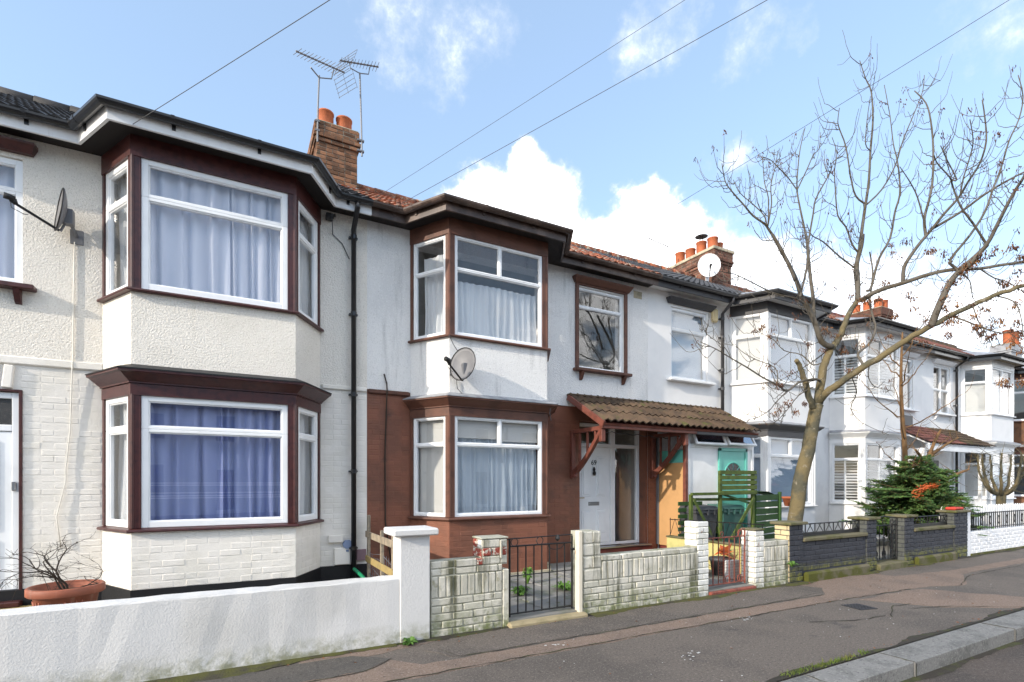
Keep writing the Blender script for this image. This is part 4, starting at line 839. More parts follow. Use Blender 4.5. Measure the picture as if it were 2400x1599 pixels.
for lev, (a, c, nm, mm) in enumerate(((1.0, 2.46, 'lower', m_blindb), (3.66, 5.10, 'upper', m_blindb))):
    flat_blind(f(I3[1], I3[2], .03), f(I3[1], I3[2], .97), a, c, mm, 'blue grey blind behind the %s front bay window of the house with the turquoise door' % nm, w=0)
    flat_blind(f(I3[0], I3[1], .05), f(I3[0], I3[1], .93), a, c, m_blind if lev else mm, 'blind behind the %s left side bay window of the house with the turquoise door' % nm, w=0)
flat_blind((win3[0]+.04, D+.14), (win3[1]-.04, D+.14), win3[2]+.02, win3[3]-.02, m_netb, 'pale blind in the single upper window with a dark grey hood', w=0)
def shutter(p, q, z0, z1, label):
    b = MB(); b.T = frame_T(p, q); L = (Vector(q)-Vector(p)).length; n = int((z1-z0)/.07)
    for e in (0, L/2-.03, L-.05): b.cbox(e, e+.05, -.02, .02, z0, z1, .004)
    for k in range(n+1):
        z = z0+(z1-z0)*k/n; t = .03 if k > n*.72 else .012
        b.add([(.04, -.012, z), (L-.04, -.012, z), (L-.04, .022, z+.052-t), (.04, .022, z+.052-t), (.04, -.004, z+.004), (L-.04, -.004, z+.004)], [(0, 1, 2, 3), (0, 1, 5, 4)])
    return tag(obj('louvre_shutter', b, m_shut), label, 'shutter', 'louvred shutters of the all white house')
I4 = bay_in(P4, .10)
for (z0, z1, nm) in ((1.02, 2.04, 'lower'), (3.68, 4.62, 'upper')):
    shutter(f(I4[0], I4[1], .06), f(I4[0], I4[1], .94), z0, z1, 'white louvred shutter in the %s left side window of the all white house' % nm)
    shutter(f(I4[1], I4[2], .03), f(I4[1], I4[2], .97), z0, z1, 'white louvred shutter in the %s front bay window of the all white house' % nm)
I5 = bay_in(P5, .12)
for (z0, z1, nm) in ((1.0, 2.05, 'lower'), (3.66, 4.62, 'upper')):
    flat_blind(f(I5[0], I5[1], .05), f(I5[0], I5[1], .93), z0, z1, m_blind, 'pale blind in the %s left side bay window behind the picket fence' % nm, w=0)
    flat_blind(f(I5[1], I5[2], .03), f(I5[1], I5[2], .97), z0, z1, m_netb, 'pale blind in the %s front bay window behind the picket fence' % nm, w=0)

# ------------------------------------------------------------------ the row across the street, which the window panes mirror
for k in range(6):
    x0 = -20+k*7.2; h = thing('house_opposite', (x0+3.5, -17, 0), 'plain house across the street, seen only as a reflection in the windows', 'house', 'houses across the street')
    b = MB(); b.box(x0, x0+7.0, -23, -16, -.12, 5.2); wl_ = obj('wall', b, m_rough3 if k % 2 else m_rough2, h)
    b = MB(); b.add([(x, y, z) for x in (x0-.1, x0+7.1) for y, z in ((-15.7, 5.15), (-19.5, 7.6), (-23.3, 5.15))], [(0, 1, 2), (5, 4, 3), (0, 3, 4, 1), (1, 4, 5, 2), (2, 5, 3, 0)]); obj('roof', b, m_tile4 if k % 2 else m_tile1, h)
    for (u, z0_, z1_, w) in ((1.8, .8, 2.4, 1.7), (1.8, 3.5, 4.9, 1.7), (5.2, 3.5, 4.9, 1.0), (5.2, 0, 2.2, .95)):
        b = MB(); b.cbox(x0+u-w/2, x0+u+w/2, -16.02, -15.95, z0_, z1_, .02); f_ = obj('window' if z0_ else 'door', b, m_pvc, h)
        b = MB(); b.box(x0+u-w/2+.08, x0+u+w/2-.08, -15.952, -15.94, z0_+.08, z1_-.08); obj('pane', b, m_obsc, f_)

# ================================================================== doors and porches
# left-hand house: white front door
dr = MB(); 
for (a, c, e, f_) in ((-3.12, -3.05, .20, 2.49), (-2.17, -2.105, .20, 2.49)): dr.cbox(a, c, D+.03, D+.11, e, f_)
dr.cbox(-3.05, -2.17, D+.031, D+.109, 2.42, 2.489); dr.cbox(-3.05, -2.17, D+.031, D+.109, 2.06, 2.13); dr.cbox(-3.05, -2.17, D+.031, D+.109, .20, .26)
do = obj('door_frame', dr, m_pvc, H1)
b = MB(); b.cbox(-3.045, -2.175, D+.045, D+.10, .265, 2.055); lf = obj('door', b, m_pvc, H1)
b = MB(); b.box(-3.04, -2.18, D+.06, D+.07, 2.13, 2.42); obj('pane', b, m_obsc, do)
for (a, c, e, f_) in ((-2.95, -2.66, .95, 1.95), (-2.56, -2.27, .95, 1.95), (-2.95, -2.66, .35, .85), (-2.56, -2.27, .35, .85)):
    b = MB(); b.cbox(a, c, D+.036, D+.05, e, f_, .008); obj('door_panel', b, m_pvc, lf)
b = MB(); b.cbox(-2.165, -2.13, D-.005, D+.03, 1.40, 1.50, .006); obj('hinge', b, m_chrome, lf)
b = MB(); b.cbox(-3.13, -2.092, D-.01, D+.012, .19, 2.52, .003); b2 = MB()
b2.cbox(-2.104, -2.075, D-.006, D+.04, .12, 2.52, .004); b2.cbox(-3.15, -2.075, D-.0065, D+.04, 2.493, 2.52, .004); b2.cbox(-3.15, -2.07, D-.12, D+.04, .13, .19, .01); obj('door_surround', b2, m_maroon, H1)
b = MB(); b.cbox(-3.3, -1.95, D-.62, D-.02, .06, .13, .015); tag(obj('door_step', b, m_timby), 'low brown step slab in front of the left-hand white door', 'step')

# number 69: white door with side light in a shallow recess
dy = D+.20
b = MB()
for (a, c) in ((5.525, 5.59), (6.385, 6.50), (7.045, 7.115)): b.cbox(a, c, dy, dy+.07, .285, 2.60)
for (a, c) in ((5.59, 6.385), (6.50, 7.045)):
    b.cbox(a-.003, c+.003, dy+.001, dy+.069, 2.54, 2.599); b.cbox(a-.003, c+.003, dy+.001, dy+.069, 2.155, 2.225); b.cbox(a-.003, c+.003, dy+.001, dy+.069, .285, .335)
df = obj('door_frame', b, m_pvc, H2)
for (a, c, e, f_, gm) in ((5.588, 6.387, 2.224, 2.541, m_glass2), (6.498, 7.047, 2.224, 2.541, m_glass2), (6.498, 7.047, .334, 2.156, m_glass)):
    b = MB(); b.box(a, c, dy+.03, dy+.036, e, f_); obj('pane', b, gm, df)
b = MB(); b.cbox(5.592, 6.383, dy+.012, dy+.06, .34, 2.15, .006); lf = obj('door', b, m_pvc, H2)
for (a, c, e, f_) in ((5.70, 5.93, 1.22, 1.98), (6.05, 6.28, 1.22, 1.98), (5.70, 5.93, .52, .97), (6.05, 6.28, .52, .97)):
    b = MB(); b.cbox(a, c, dy+.002, dy+.02, e, f_, .014); b.cbox(a+.035, c-.035, dy-.006, dy+.012, e+.035, f_-.035, .012); obj('door_panel', b, m_pvc, lf)
text('69', .13, (5.99, dy+.008, 1.86), m_numb, lf)
b = MB(); b.cbox(5.86, 6.12, dy+.002, dy+.02, 1.05, 1.12, .006); b.cbox(5.885, 6.095, dy-.004, dy+.01, 1.062, 1.108, .004); obj('letterbox', b, m_chrome, lf)
b = MB(); b.lathe([(.012, 1.62), (.03, 1.66), (.018, 1.70), (.03, 1.73), (.008, 1.78)], 5.99, dy, 8); b.tube([(5.99+.03*math.sin(a), dy-.015, 1.66+.04*math.cos(a)) for a in [k*.7 for k in range(10)]], .006); obj('knocker', b, m_iron, lf, True)
b = MB(); b.cbox(5.60, 5.63, dy-.002, dy+.02, 1.06, 1.32, .006); b.tube([(5.615, dy, 1.20), (5.615, dy-.05, 1.20), (5.72, dy-.055, 1.20)], .010, 8); obj('door_handle', b, m_brass, lf, True)
b = MB(); b.cbox(5.40, 7.15, D-.14, dy+.002, .06, .27, .012); tag(obj('door_step', b, m_stepr), 'dark red tiled doorstep under the white door of number 69', 'step')
b = MB(); b.cbox(5.53, 7.11, D-.17, D+.02, .275, .30, .006); obj('threshold', b, m_chrome, H2)
# hall behind the side light
b = MB(); b.box(5.5, 7.14, 9.2, 9.25, .2, 2.6); b.box(6.9, 7.14, 9.0, 9.2, .2, 1.1); obj('hall_wall', b, mat('hall wallpaper', (.30, .30, .22), .9), H2)

# turquoise-door house: enclosed porch whose side is a board painted orange
PX0, PX1, PY = 7.40, 9.34, 6.86
b = MB(); b.box(PX0+.07, PX1-.05, PY+.02, PY+.07, .06, 2.22); b.cbox(PX0+.05, PX0+.12, PY, PY+.08, .06, 2.50); b.cbox(PX1-.07, PX1, PY, PY+.08, .06, 2.50)
b.cbox(PX0+.12, PX1-.07, PY+.001, PY+.079, 2.42, 2.499); b.cbox(PX0+.12, PX1-.07, PY+.001, PY+.079, 2.15, 2.22); b.box(PX1-.04, PX1-.002, PY+.08, D, .06, 2.5)
po = obj('porch_front', b, m_pvc2, H3)
b = MB(); b.box(PX0, PX0+.03, PY+.06, D, .26, 1.86); obj('porch_side_board', b, m_orange, H3)
b = MB(); b.box(PX0-.001, PX0+.03, PY+.06, D, 1.862, 2.10); obj('porch_side_stripe', b, m_teal, H3)
b = MB(); b.box(PX0+.008, PX0+.012, PY+.06, D, 2.10, 2.44); obj('porch_side_pane', b, m_glass2, H3)
b = MB(); b.cbox(PX0-.02, PX0+.05, PY-.01, PY+.06, .06, 2.46); obj('porch_corner_post', b, m_brack, H3)
b = MB(); b.cbox(PX0-.03, PX0-.002, D-.06, D+.0, .26, 2.42); obj('edge_strip', b, m_alu, H3)
b = MB(); b.box(PX0+.05, PX0+.09, PY+.08, D, .06, .26); obj('porch_base', b, m_stepr, H3)
for k, (a, c, ang) in enumerate(((7.56, 8.40, 24), (8.44, 9.24, 30))):       # two top-hung lights standing open
    q = MB(); q.T = Matrix.Translation((0, PY-.004, 2.44)) @ Matrix.Rotation(R(-ang), 4, 'X')
    for bx in ((a, a+.045, -.26, 0), (c-.045, c, -.26, 0), (a+.045, c-.045, -.26, -.215), (a+.045, c-.045, -.045, 0)): q.cbox(bx[0], bx[1], -.02, .02, bx[2], bx[3], .005)
    fo = obj('open_top_light', q, m_pvc, H3)
    g = MB(); g.T = q.T; g.box(a+.043, c-.043, -.004, .002, -.217, -.043); obj('pane', g, m_glass3, fo)
b = MB()
for (a, c, e, f_) in ((8.29, 8.36, .2, 2.16), (9.06, 9.13, .2, 2.16), (8.29, 9.13, 2.10, 2.17)): b.cbox(a, c, PY-.012, PY+.03, e, f_)
obj('door_frame', b, m_teal, H3)
b = MB(); b.cbox(8.36, 9.06, PY+.004, PY+.04, .2, 2.10); td = obj('door', b, m_teal, H3)
fx, fz = 8.71, 1.62
for k in range(4):                              # fan light: four dark segments
    a0, a1 = math.pi*(k+.08)/4, math.pi*(k+.92)/4; q = MB(); n = 5
    pts = [(fx+.245*math.cos(a0+(a1-a0)*j/n), fz+.245*math.sin(a0+(a1-a0)*j/n)) for j in range(n+1)]+[(fx+.05*math.cos(a1), fz+.05*math.sin(a1)), (fx+.05*math.cos(a0), fz+.05*math.sin(a0))]
    m_ = len(pts); q.add([(x, y, z) for y in (PY-.002, PY+.01) for x, z in pts], [tuple(range(m_)), tuple(range(2*m_-1, m_-1, -1))]+[(i, (i+1) % m_, m_+(i+1) % m_, m_+i) for i in range(m_)])
    obj('fanlight_pane', q, m_obsc, td)
q = MB()
for k in range(9):
    pass
q.tube([(fx+.262*math.cos(a), PY, fz+.262*math.sin(a)) for a in [math.pi*k/14 for k in range(15)]], .014, 6); q.cbox(fx-.275, fx+.275, PY-.012, PY+.01, fz-.022, fz-.002); obj('fanlight_moulding', q, m_teal, td)
text('71', .10, (8.71, PY-.001, 1.50), m_numb, td)

# tiled canopy over both doors
can = thing('porch_canopy', (7.2, D, 2.4), 'mossy brown tiled lean-to canopy on red brown timber brackets over the doors', 'canopy')
CA = math.atan2(.58, 1.02); CX0, CX1, CY0, CZ0 = 5.24, 9.16, 6.58, 2.475
b = MB(); b.T = Matrix.Translation((0, CY0+.03, CZ0-.035)) @ Matrix.Rotation(CA, 4, 'X'); b.box(CX0+.03, CX1-.02, 0, 1.16, -.02, .015); obj('canopy_deck', b, m_brack, can)
tile_field(can, CX0, CX1, CY0, CZ0, CA, 1.17, m_tile4, w=.30, gauge=.39, h=.026)
b = MB(); b.cbox(CX0-.02, CX1, D-.10, D+.01, 3.03, 3.075, .015); obj('canopy_flashing', b, m_tile4, can)
b = MB(); b.cbox(CX0+.02, 7.44, CY0+.05, CY0+.11, 2.375, 2.462, .006); obj('canopy_beam', b, m_brack, can)
b = MB(); b.cbox(7.442, CX1-.02, CY0+.05, CY0+.11, 2.372, 2.462, .006); obj('canopy_beam', b, m_dgrey, can)
b = MB(); b.T = Matrix.Translation((0, CY0-.01, CZ0-.06)) @ Matrix.Rotation(CA, 4, 'X'); b.cbox(CX0-.025, CX0+.02, 0, 1.17, -.03, .07, .006); obj('verge_board', b, m_brack, can)
for x in (5.33, 7.24):
    b = MB(); b.cbox(x-.04, x+.04, D-.075, D, 1.56, 2.42, .006); b.cbox(x-.035, x+.035, CY0+.11, D-.074, 2.352, 2.425, .006)
    n = 9; prev = None; pts = []
    for k in range(n+1):
        t = k/n; pts.append((x, D-.07-(D-.07-(CY0+.16))*t, 1.66+.70*(t**1.35)))
    for k in range(n):
        (xa, ya, za), (xb_, yb, zb) = pts[k], pts[k+1]
        b.add([(x-.032, ya, za-.05), (x+.032, ya, za-.05), (x+.032, ya, za+.05), (x-.032, ya, za+.05), (x-.032, yb, zb-.05), (x+.032, yb, zb-.05), (x+.032, yb, zb+.05), (x-.032, yb, zb+.05)],
              [(0, 1, 5, 4), (1, 2, 6, 5), (2, 3, 7, 6), (3, 0, 4, 7), (0, 3, 2, 1), (4, 5, 6, 7)])
    b.cbox(x-.042, x+.042, CY0+.105, CY0+.19, 2.16, 2.45, .008)
    for k in range(3):
        y = D-.26-k*.22; b.cbox(x-.018, x+.018, y-.02, y+.02, 1.66+.70*(((D-.07-y)/(D-.07-CY0-.16))**1.35)+.03, 2.36, .004)
    b.lathe([(.02, 1.58), (.04, 1.60), (.03, 1.66)], x, D-.11, 8); obj('gallows_bracket', b, m_brack, can)
b = MB(); pts = []
for k in range(41): x = 5.4+k*.045; pts.append((x, CY0+.16+.4*(x-5.4)/1.9, 2.345-.03*abs(math.sin(x*9))))
b.tube(pts, .007, 5); tag(obj('fairy_lights', b, m_cable), 'dark string of lights hanging under the front beam of the canopy', 'string lights')

# second canopy further along
c2 = thing('porch_canopy', (18, D, 2.4), 'dusty red tiled canopy over the doors of the far white houses', 'canopy')
b = MB(); b.T = Matrix.Translation((0, CY0+.03, CZ0+.02)) @ Matrix.Rotation(CA, 4, 'X'); b.box(16.05, 19.95, 0, 1.16, -.02, .015); obj('canopy_deck', b, m_pvc2, c2)
tile_field(c2, 16.0, 18.1, CY0, CZ0+.06, CA, 1.17, m_tile5, w=.30, gauge=.2, h=.012); tile_field(c2, 18.1, 20.0, CY0, CZ0+.06, CA, 1.17, m_tile4, w=.30, gauge=.2, h=.012)
b = MB(); b.cbox(16.0, 20.0, CY0+.05, CY0+.11, 2.33, 2.50, .006); b.cbox(16.0, 16.06, CY0+.1, D, .06, 2.4); b.cbox(19.3, 19.36, CY0+.1, CY0+.18, .06, 2.4); obj('canopy_beam', b, m_pvc2, c2)
b = MB(); b.cbox(16.1, 17.4, D-.02, D+.05, 3.05, 3.42, .01); obj('canopy_upstand', b, m_dgrey, c2)
for (Hh, x) in ((H4, 17.2), (H5, 18.5)):
    b = MB(); b.cbox(x-.45, x+.45, D-.03, D+.02, .1, 2.15, .01); o_ = obj('door', b, m_pvc2 if x < 18 else m_dgrey, Hh)
    b = MB(); b.cbox(x-.3, x+.3, D-.04, D-.02, 1.2, 1.95, .01); obj('door_pane', b, m_obsc, o_)

# ================================================================== garden walls
# left: low white rendered wall with an end pier
g1 = thing('garden_wall', (-1, 4.77, 0), 'low smooth white rendered wall ending in a capped pier at the left', 'wall')
b = MB(); n = 60; x0, x1 = -6.0, 1.35
vs = []; fs = []
for k in range(n+1):
    x = x0+(x1-x0)*k/n; j = lambda a: random.uniform(-a, a)
    vs += [(x, 4.655+j(.004), -.06), (x, 4.660+j(.005), .2+j(.03)), (x, 4.662+j(.004), .598), (x, 4.668, .608+j(.004)), (x, 4.865, .606+j(.004)), (x, 4.88, .58), (x, 4.88, -.05)]
for k in range(n):
    for q in range(6): a = 7*k+q; fs.append((a, a+1, a+8, a+7))
fs += [tuple(range(7)), tuple(range(7*n, 7*n+7))]
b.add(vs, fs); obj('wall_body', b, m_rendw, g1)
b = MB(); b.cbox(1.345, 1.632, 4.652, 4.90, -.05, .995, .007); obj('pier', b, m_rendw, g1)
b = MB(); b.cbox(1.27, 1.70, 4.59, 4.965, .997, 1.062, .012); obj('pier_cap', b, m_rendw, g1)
WY = 4.685
def core(p, x0, x1, z1, m, y0=WY, y1=WY+.21, z0=-.05): b = MB(); b.box(x0, x1, y0, y1, z0, z1); return obj('wall_core', b, m, p)
old = dict(proud=.010, jit=.005, T=.07, wob=2.2)
def soldiers(parent, x0, x1, z0, z1, m, y=WY):
    n = round((x1-x0)/.078); w = (x1-x0)/n
    for k in range(n):
        inst('brick', brick_mesh(m, random.randrange(4), T=.07), (x0+(k+.5)*w, y-.010+.035+random.uniform(-.004, .004), (z0+z1)/2), (random.gauss(0, .006), R(90)+random.gauss(0, .012), random.gauss(0, .01)), ((z1-z0-.012)/.212, 1, (w-.011)/.064), parent)
# number 69, left part
g2 = thing('garden_wall', (2.05, 4.78, 0), 'short stained white brick wall with bare red bricks left of the black gate', 'wall', 'painted brick front walls of number 69')
w2 = core(g2, 1.65, 2.42, .722, m_omort)
bricks(w2, (1.65, WY), (2.42, WY), .0, .375, m_oldw, **old); soldiers(w2, 1.65, 2.42, .375, .588, m_oldw)
bricks(w2, (1.65, WY), (2.42, WY), .588, .660, m_oldw, L=.24, **old)
bricks(w2, (1.65, WY), (2.20, WY), .660, .735, m_oldw, L=.24, alt=lambda c, z: m_redb if c > .40 else None, **old)
b = MB(); b.box(2.195, 2.478, WY+.003, WY+.215, .655, .91); pr = obj('pier', b, m_omort, g2)
rd = lambda c, z: m_redb if z > .77 and random.random() < .55 else None
bricks(pr, (2.195, WY+.003), (2.478, WY+.003), .66, .915, m_oldw, alt=rd, L=.2, **old); bricks(pr, (2.195, WY+.215), (2.195, WY+.003), .73, .915, m_oldw2, alt=rd, **old)
b = MB(); b.cbox(2.18, 2.492, WY-.012, WY+.225, .916, .935, .008); obj('pier_cap', b, m_omort, g2)
b = MB(); b.cbox(2.425, 2.495, WY-.012, WY+.10, -.02, .60, .008); b.cbox(2.39, 2.415, WY-.022, WY-.005, .72, .90, .004); obj('gate_post', b, m_oldw, g2)
# number 69, right part
g3 = thing('garden_wall', (4.45, 4.78, 0), 'long stained white brick wall with a soldier course between the black and red gates', 'wall', 'painted brick front walls of number 69')
w3 = core(g3, 3.44, 5.28, .60, m_omort)
bricks(w3, (3.44, WY), (5.28, WY), .0, .375, m_oldw, **old); soldiers(w3, 3.70, 5.28, .375, .588, m_oldw)
bricks(w3, (3.69, WY), (5.27, WY), .590, .655, m_oldw, L=.31, **old)
b = MB(); b.cbox(3.69, 5.27, WY+.02, WY+.205, .60, .645, .008); obj('coping', b, m_omort, g3)
b = MB(); b.box(3.445, 3.688, WY+.003, WY+.24, .37, .935); pr = obj('pier', b, m_omort, g3)
bricks(pr, (3.44, WY), (3.69, WY), .375, .94, m_oldw, course=.135, L=.26, **old)
b = MB(); b.box(5.26, 5.468, WY+.004, WY+.215, -.05, .97); pr = obj('pier', b, m_omort, g3)
rp = lambda c, z: m_redb if z > .93 and random.random() < .6 else None
bricks(pr, (5.258, WY+.003), (5.468, WY+.003), .0, .985, m_oldw2, L=.21, alt=rp, **old); bricks(pr, (5.258, WY+.215), (5.258, WY+.003), .66, .985, m_oldw2, alt=rp, **old)
b = MB(); b.cbox(3.372, 3.425, WY-.02, WY+.06, -.02, .95, .006); obj('gate_post', b, m_iron2, g3)
b = MB(); b.cbox(2.47, 3.46, WY-.09, WY+.20, -.04, .045, .02); tag(obj('gate_threshold', b, m_stone), 'worn yellow stone threshold under the black gate', 'step')
b = MB(); b.cbox(5.48, 6.40, WY-.03, WY+.22, -.04, .05, .012); tag(obj('gate_threshold', b, m_redp), 'red painted threshold under the red gate', 'step')
# right of the red gate
g4 = thing('garden_wall', (6.8, 4.78, 0), 'short flaking white brick wall between the red gate and the dark wall', 'wall', 'painted brick front walls of number 69')
w4 = core(g4, 6.58, 7.14, .65, m_omort); bricks(w4, (6.58, WY), (7.14, WY), 0, .36, m_oldw, **old); soldiers(w4, 6.58, 7.14, .36, .575, m_oldw); bricks(w4, (6.58, WY), (7.14, WY), .578, .655, m_oldw, L=.28, **old)
b = MB(); b.box(6.405, 6.585, WY+.004, WY+.22, -.05, .80); pr = obj('pier', b, m_omort, g4); bricks(pr, (6.40, WY+.003), (6.59, WY+.003), 0, .81, m_oldw2, L=.19, **old); bricks(pr, (6.40, WY+.22), (6.40, WY+.003), 0, .81, m_oldw2, **old)
b = MB(); b.cbox(6.385, 6.60, WY-.015, WY+.235, .812, .84, .01); obj('pier_cap', b, m_moss, g4)

# dark blue-black wall with railings, gate piers
g5 = thing('garden_wall', (9.9, 4.78, 0), 'dark blue black painted brick wall with piers, mossy copings and railings', 'wall')
dk = dict(proud=.006, jit=.002, T=.06)
def pier(x0, x1, z, left=True, m=m_slate, ml=m_slateP, cap=.045):
    b = MB(); b.box(x0+.004, x1-.004, WY-.016, WY+.22, -.05, z); p = obj('pier', b, m_slateM, g5)
    bricks(p, (x0, WY-.02), (x1, WY-.02), .02, z, m, L=.2, **dk)
    if left: bricks(p, (x0, WY+.22), (x0, WY-.02), .02, z, ml, L=.2, **dk)
    b = MB(); b.cbox(x0-.05, x1+.05, WY-.07, WY+.27, z+.001, z+cap+.001, .01); obj('pier_cap', b, m_moss, g5)
pier(7.148, 7.471, .86, ml=m_beige); pier(9.21, 9.50, .865); pier(10.42, 10.75, .865); pier(12.30, 12.85, .895)
for (a, c) in ((7.471, 9.206), (10.75, 12.295)):
    p = core(g5, a, c, .60, m_slateM); bricks(p, (a, WY), (c, WY), .16, .60, m_slate, **dk)
    b = MB(); b.cbox(a+.002, c-.004, WY-.045, WY+.24, .602, .66, .012); obj('coping', b, m_moss, g5)
    b = MB(); b.cbox(a+.003, c-.005, WY-.085, WY-.002, -.05, .15, .03); obj('plinth_course', b, m_mossy, g5)
    r_ = MB(); L = c-a; r_.tube([(a, WY+.10, .85), (c, WY+.10, .85)], .010, 6); r_.tube([(a, WY+.10, .69), (c, WY+.10, .69)], .010, 6); r_.box(a, c, WY+.092, WY+.108, .662, .72)
    n = int(L/.235); 
    for k in range(n+1):
        x = a+L*k/n; r_.tube([(x, WY+.10, .66), (x, WY+.10, .85)], .009, 5)
        if k < n:
            e = L/n; r_.tube([(x+.02, WY+.10, .70), (x+e/2+.025, WY+.10, .845)], .006, 5); r_.tube([(x+e-.02, WY+.10, .70), (x+e/2-.025, WY+.10, .845)], .006, 5)
    obj('railing', r_, m_iron, g5)
# gate between its piers
def iron_gate(x0, x1, y, z0, z1, n, m, label, mesh=False, scroll=True, top=.08, mats=None):
    t = thing('garden_gate', ((x0+x1)/2, y, z0), label, 'gate'); 
    for x in (x0, x1): b = MB(); b.tube([(x, y, z0), (x, y, z1+top)], .012, 6); obj('stile', b, m, t)
    for z in (z0+.03, z1): b = MB(); b.tube([(x0, y, z), (x1, y, z)], .010, 6); obj('rail', b, m, t)
    for k in range(1, n+1):
        x = x0+(x1-x0)*k/(n+1); b = MB(); b.tube([(x, y, z0+.02), (x, y, z1)], .008, 6); obj('bar', b, (mats[k % len(mats)] if mats else m), t)
    return t
t = iron_gate(2.555, 3.355, WY+.09, .07, .815, 7, m_iron, 'plain black iron gate with seven bars and ring scrolls')
b = MB(); y = WY+.09
b.tube([(2.50, y, .885), (2.56, y, .895), (3.36, y, .905)], .007, 6); b.tube([(2.50, y, .885), (2.50, y, .83)], .006, 5); b.tube([(2.555, y, .50), (3.355, y, .505)], .006, 5)
for cx in (2.615, 2.93): b.tube([(cx+.042*math.cos(a), y, .858+.042*math.sin(a)) for a in [k*.524 for k in range(13)]], .005, 5)
b.tube([(3.14+.10*math.cos(a), y, .80-.05*math.sin(a)) for a in [k*.4 for k in range(9)]], .005, 5); b.lathe([(.01, .84), (.03, .87), (.015, .91)], 3.16, y, 7); b.tube([(3.34, y, .74), (3.42, y-.03, .74)], .016, 6)
obj('scrollwork', b, m_iron, t)
t = iron_gate(5.55, 6.30, WY+.09, .08, .74, 6, m_redp, 'red iron gate with wire mesh beside the flaking white pier', mats=[m_redp, m_redp, m_brack])
b = MB(); y = WY+.09
for k in range(12): b.tube([(5.78, y+.01, .12+k*.04), (6.29, y+.01, .12+k*.04)], .0022, 4)
for k in range(13): b.tube([(5.78+k*.042, y+.01, .1), (5.78+k*.042, y+.01, .56)], .0022, 4)
for cx, cz, r in ((6.2, .79, .045), (5.83, .79, .03), (5.95, .16, .05), (6.2, .16, .05)): b.tube([(cx+r*math.cos(a), y, cz+r*math.sin(a)) for a in [k*.524 for k in range(13)]], .007, 5)
b.tube([(6.15, y, .74), (6.18, y, .80), (6.24, y, .84), (6.30, y, .84)], .009, 6); obj('scrollwork', b, m_redp, t)
t = iron_gate(9.54, 10.38, WY+.09, .12, .74, 5, m_iron, 'narrow black iron gate with scrolls in the dark wall', top=.12)
b = MB(); y = WY+.09
b.tube([(9.54, y, .86), (9.96, y, .90), (10.38, y, .86)], .010, 6)
for cx in (9.7, 9.96, 10.22):
    for cz, r in ((.80, .045), (.25, .06), (.5, .04)): b.tube([(cx+r*math.cos(a), y, cz+r*math.sin(a)) for a in [k*.524 for k in range(13)]], .006, 5)
    b.tube([(cx-.05, y, .14), (cx, y, .42), (cx, y, .74)], .007, 5); b.tube([(cx+.05, y, .14), (cx, y, .42)], .007, 5)
obj('scrollwork', b, m_iron, t)
b = MB(); b.cbox(9.50, 10.42, WY-.08, WY+.22, -.04, .11, .015); tag(obj('gate_threshold', b, m_moss), 'mossy stone step under the narrow black gate in the dark wall', 'step')
# white brick wall, black railing, picket fence
g6 = thing('garden_wall', (15.5, 4.78, 0), 'low white painted brick wall topped by black railings at the right', 'wall')
p = core(g6, 12.86, 18.0, .48, m_wbrick); wb = dict(proud=.005, jit=.002); bricks(p, (12.86, WY), (17.3, WY), .04, .485, m_wbrick, **wb)
b = MB(); b.cbox(12.862, 13.01, WY-.012, WY+.2, -.05, .90, .008); obj('pier', b, m_wbrick, g6)
b = MB(); b.box(13.01, 18, WY-.03, WY, -.05, .05); obj('plinth_course', b, m_mossy, g6)
b = MB(); b.tube([(13.02, WY+.1, .84), (18, WY+.1, .84)], .011, 6); b.tube([(13.02, WY+.1, .53), (18, WY+.1, .53)], .011, 6)
k = 0; x = 13.05
while x < 18:
    b.tube([(x, WY+.1, .49), (x, WY+.1, .86)], .009, 5); x += .105; k += 1
    if k % 4 == 0: b.tube([(x-.05+.03*math.cos(a), WY+.1, .68+.09*math.sin(a)) for a in [q*.524 for q in range(13)]], .006, 5)
obj('railing', b, m_iron, g6)
pf = thing('picket_fence', (15.4, 5.1, 0), 'white wooden picket fence behind the black railings', 'fence')
for z in (.30, .72): b = MB(); b.cbox(12.9, 18.2, 5.13, 5.16, z, z+.06); obj('rail', b, m_pvc2, pf)
pk = MB(); pk.add([(-.045, 0, .1), (.045, 0, .1), (.045, 0, .93), (0, 0, .98), (-.045, 0, .93), (-.045, .02, .1), (.045, .02, .1), (.045, .02, .93), (0, .02, .98), (-.045, .02, .93)], [(0, 1, 2, 3, 4), (9, 8, 7, 6, 5)]+[(k, (k+1) % 5, 5+(k+1) % 5, 5+k) for k in range(5)])
pme = pk.mesh('picket'); pme.materials.append(m_pvc2)
for k in range(40): inst('picket', pme, (12.95+k*.132, 5.108, random.uniform(-.01, .01)), parent=pf)

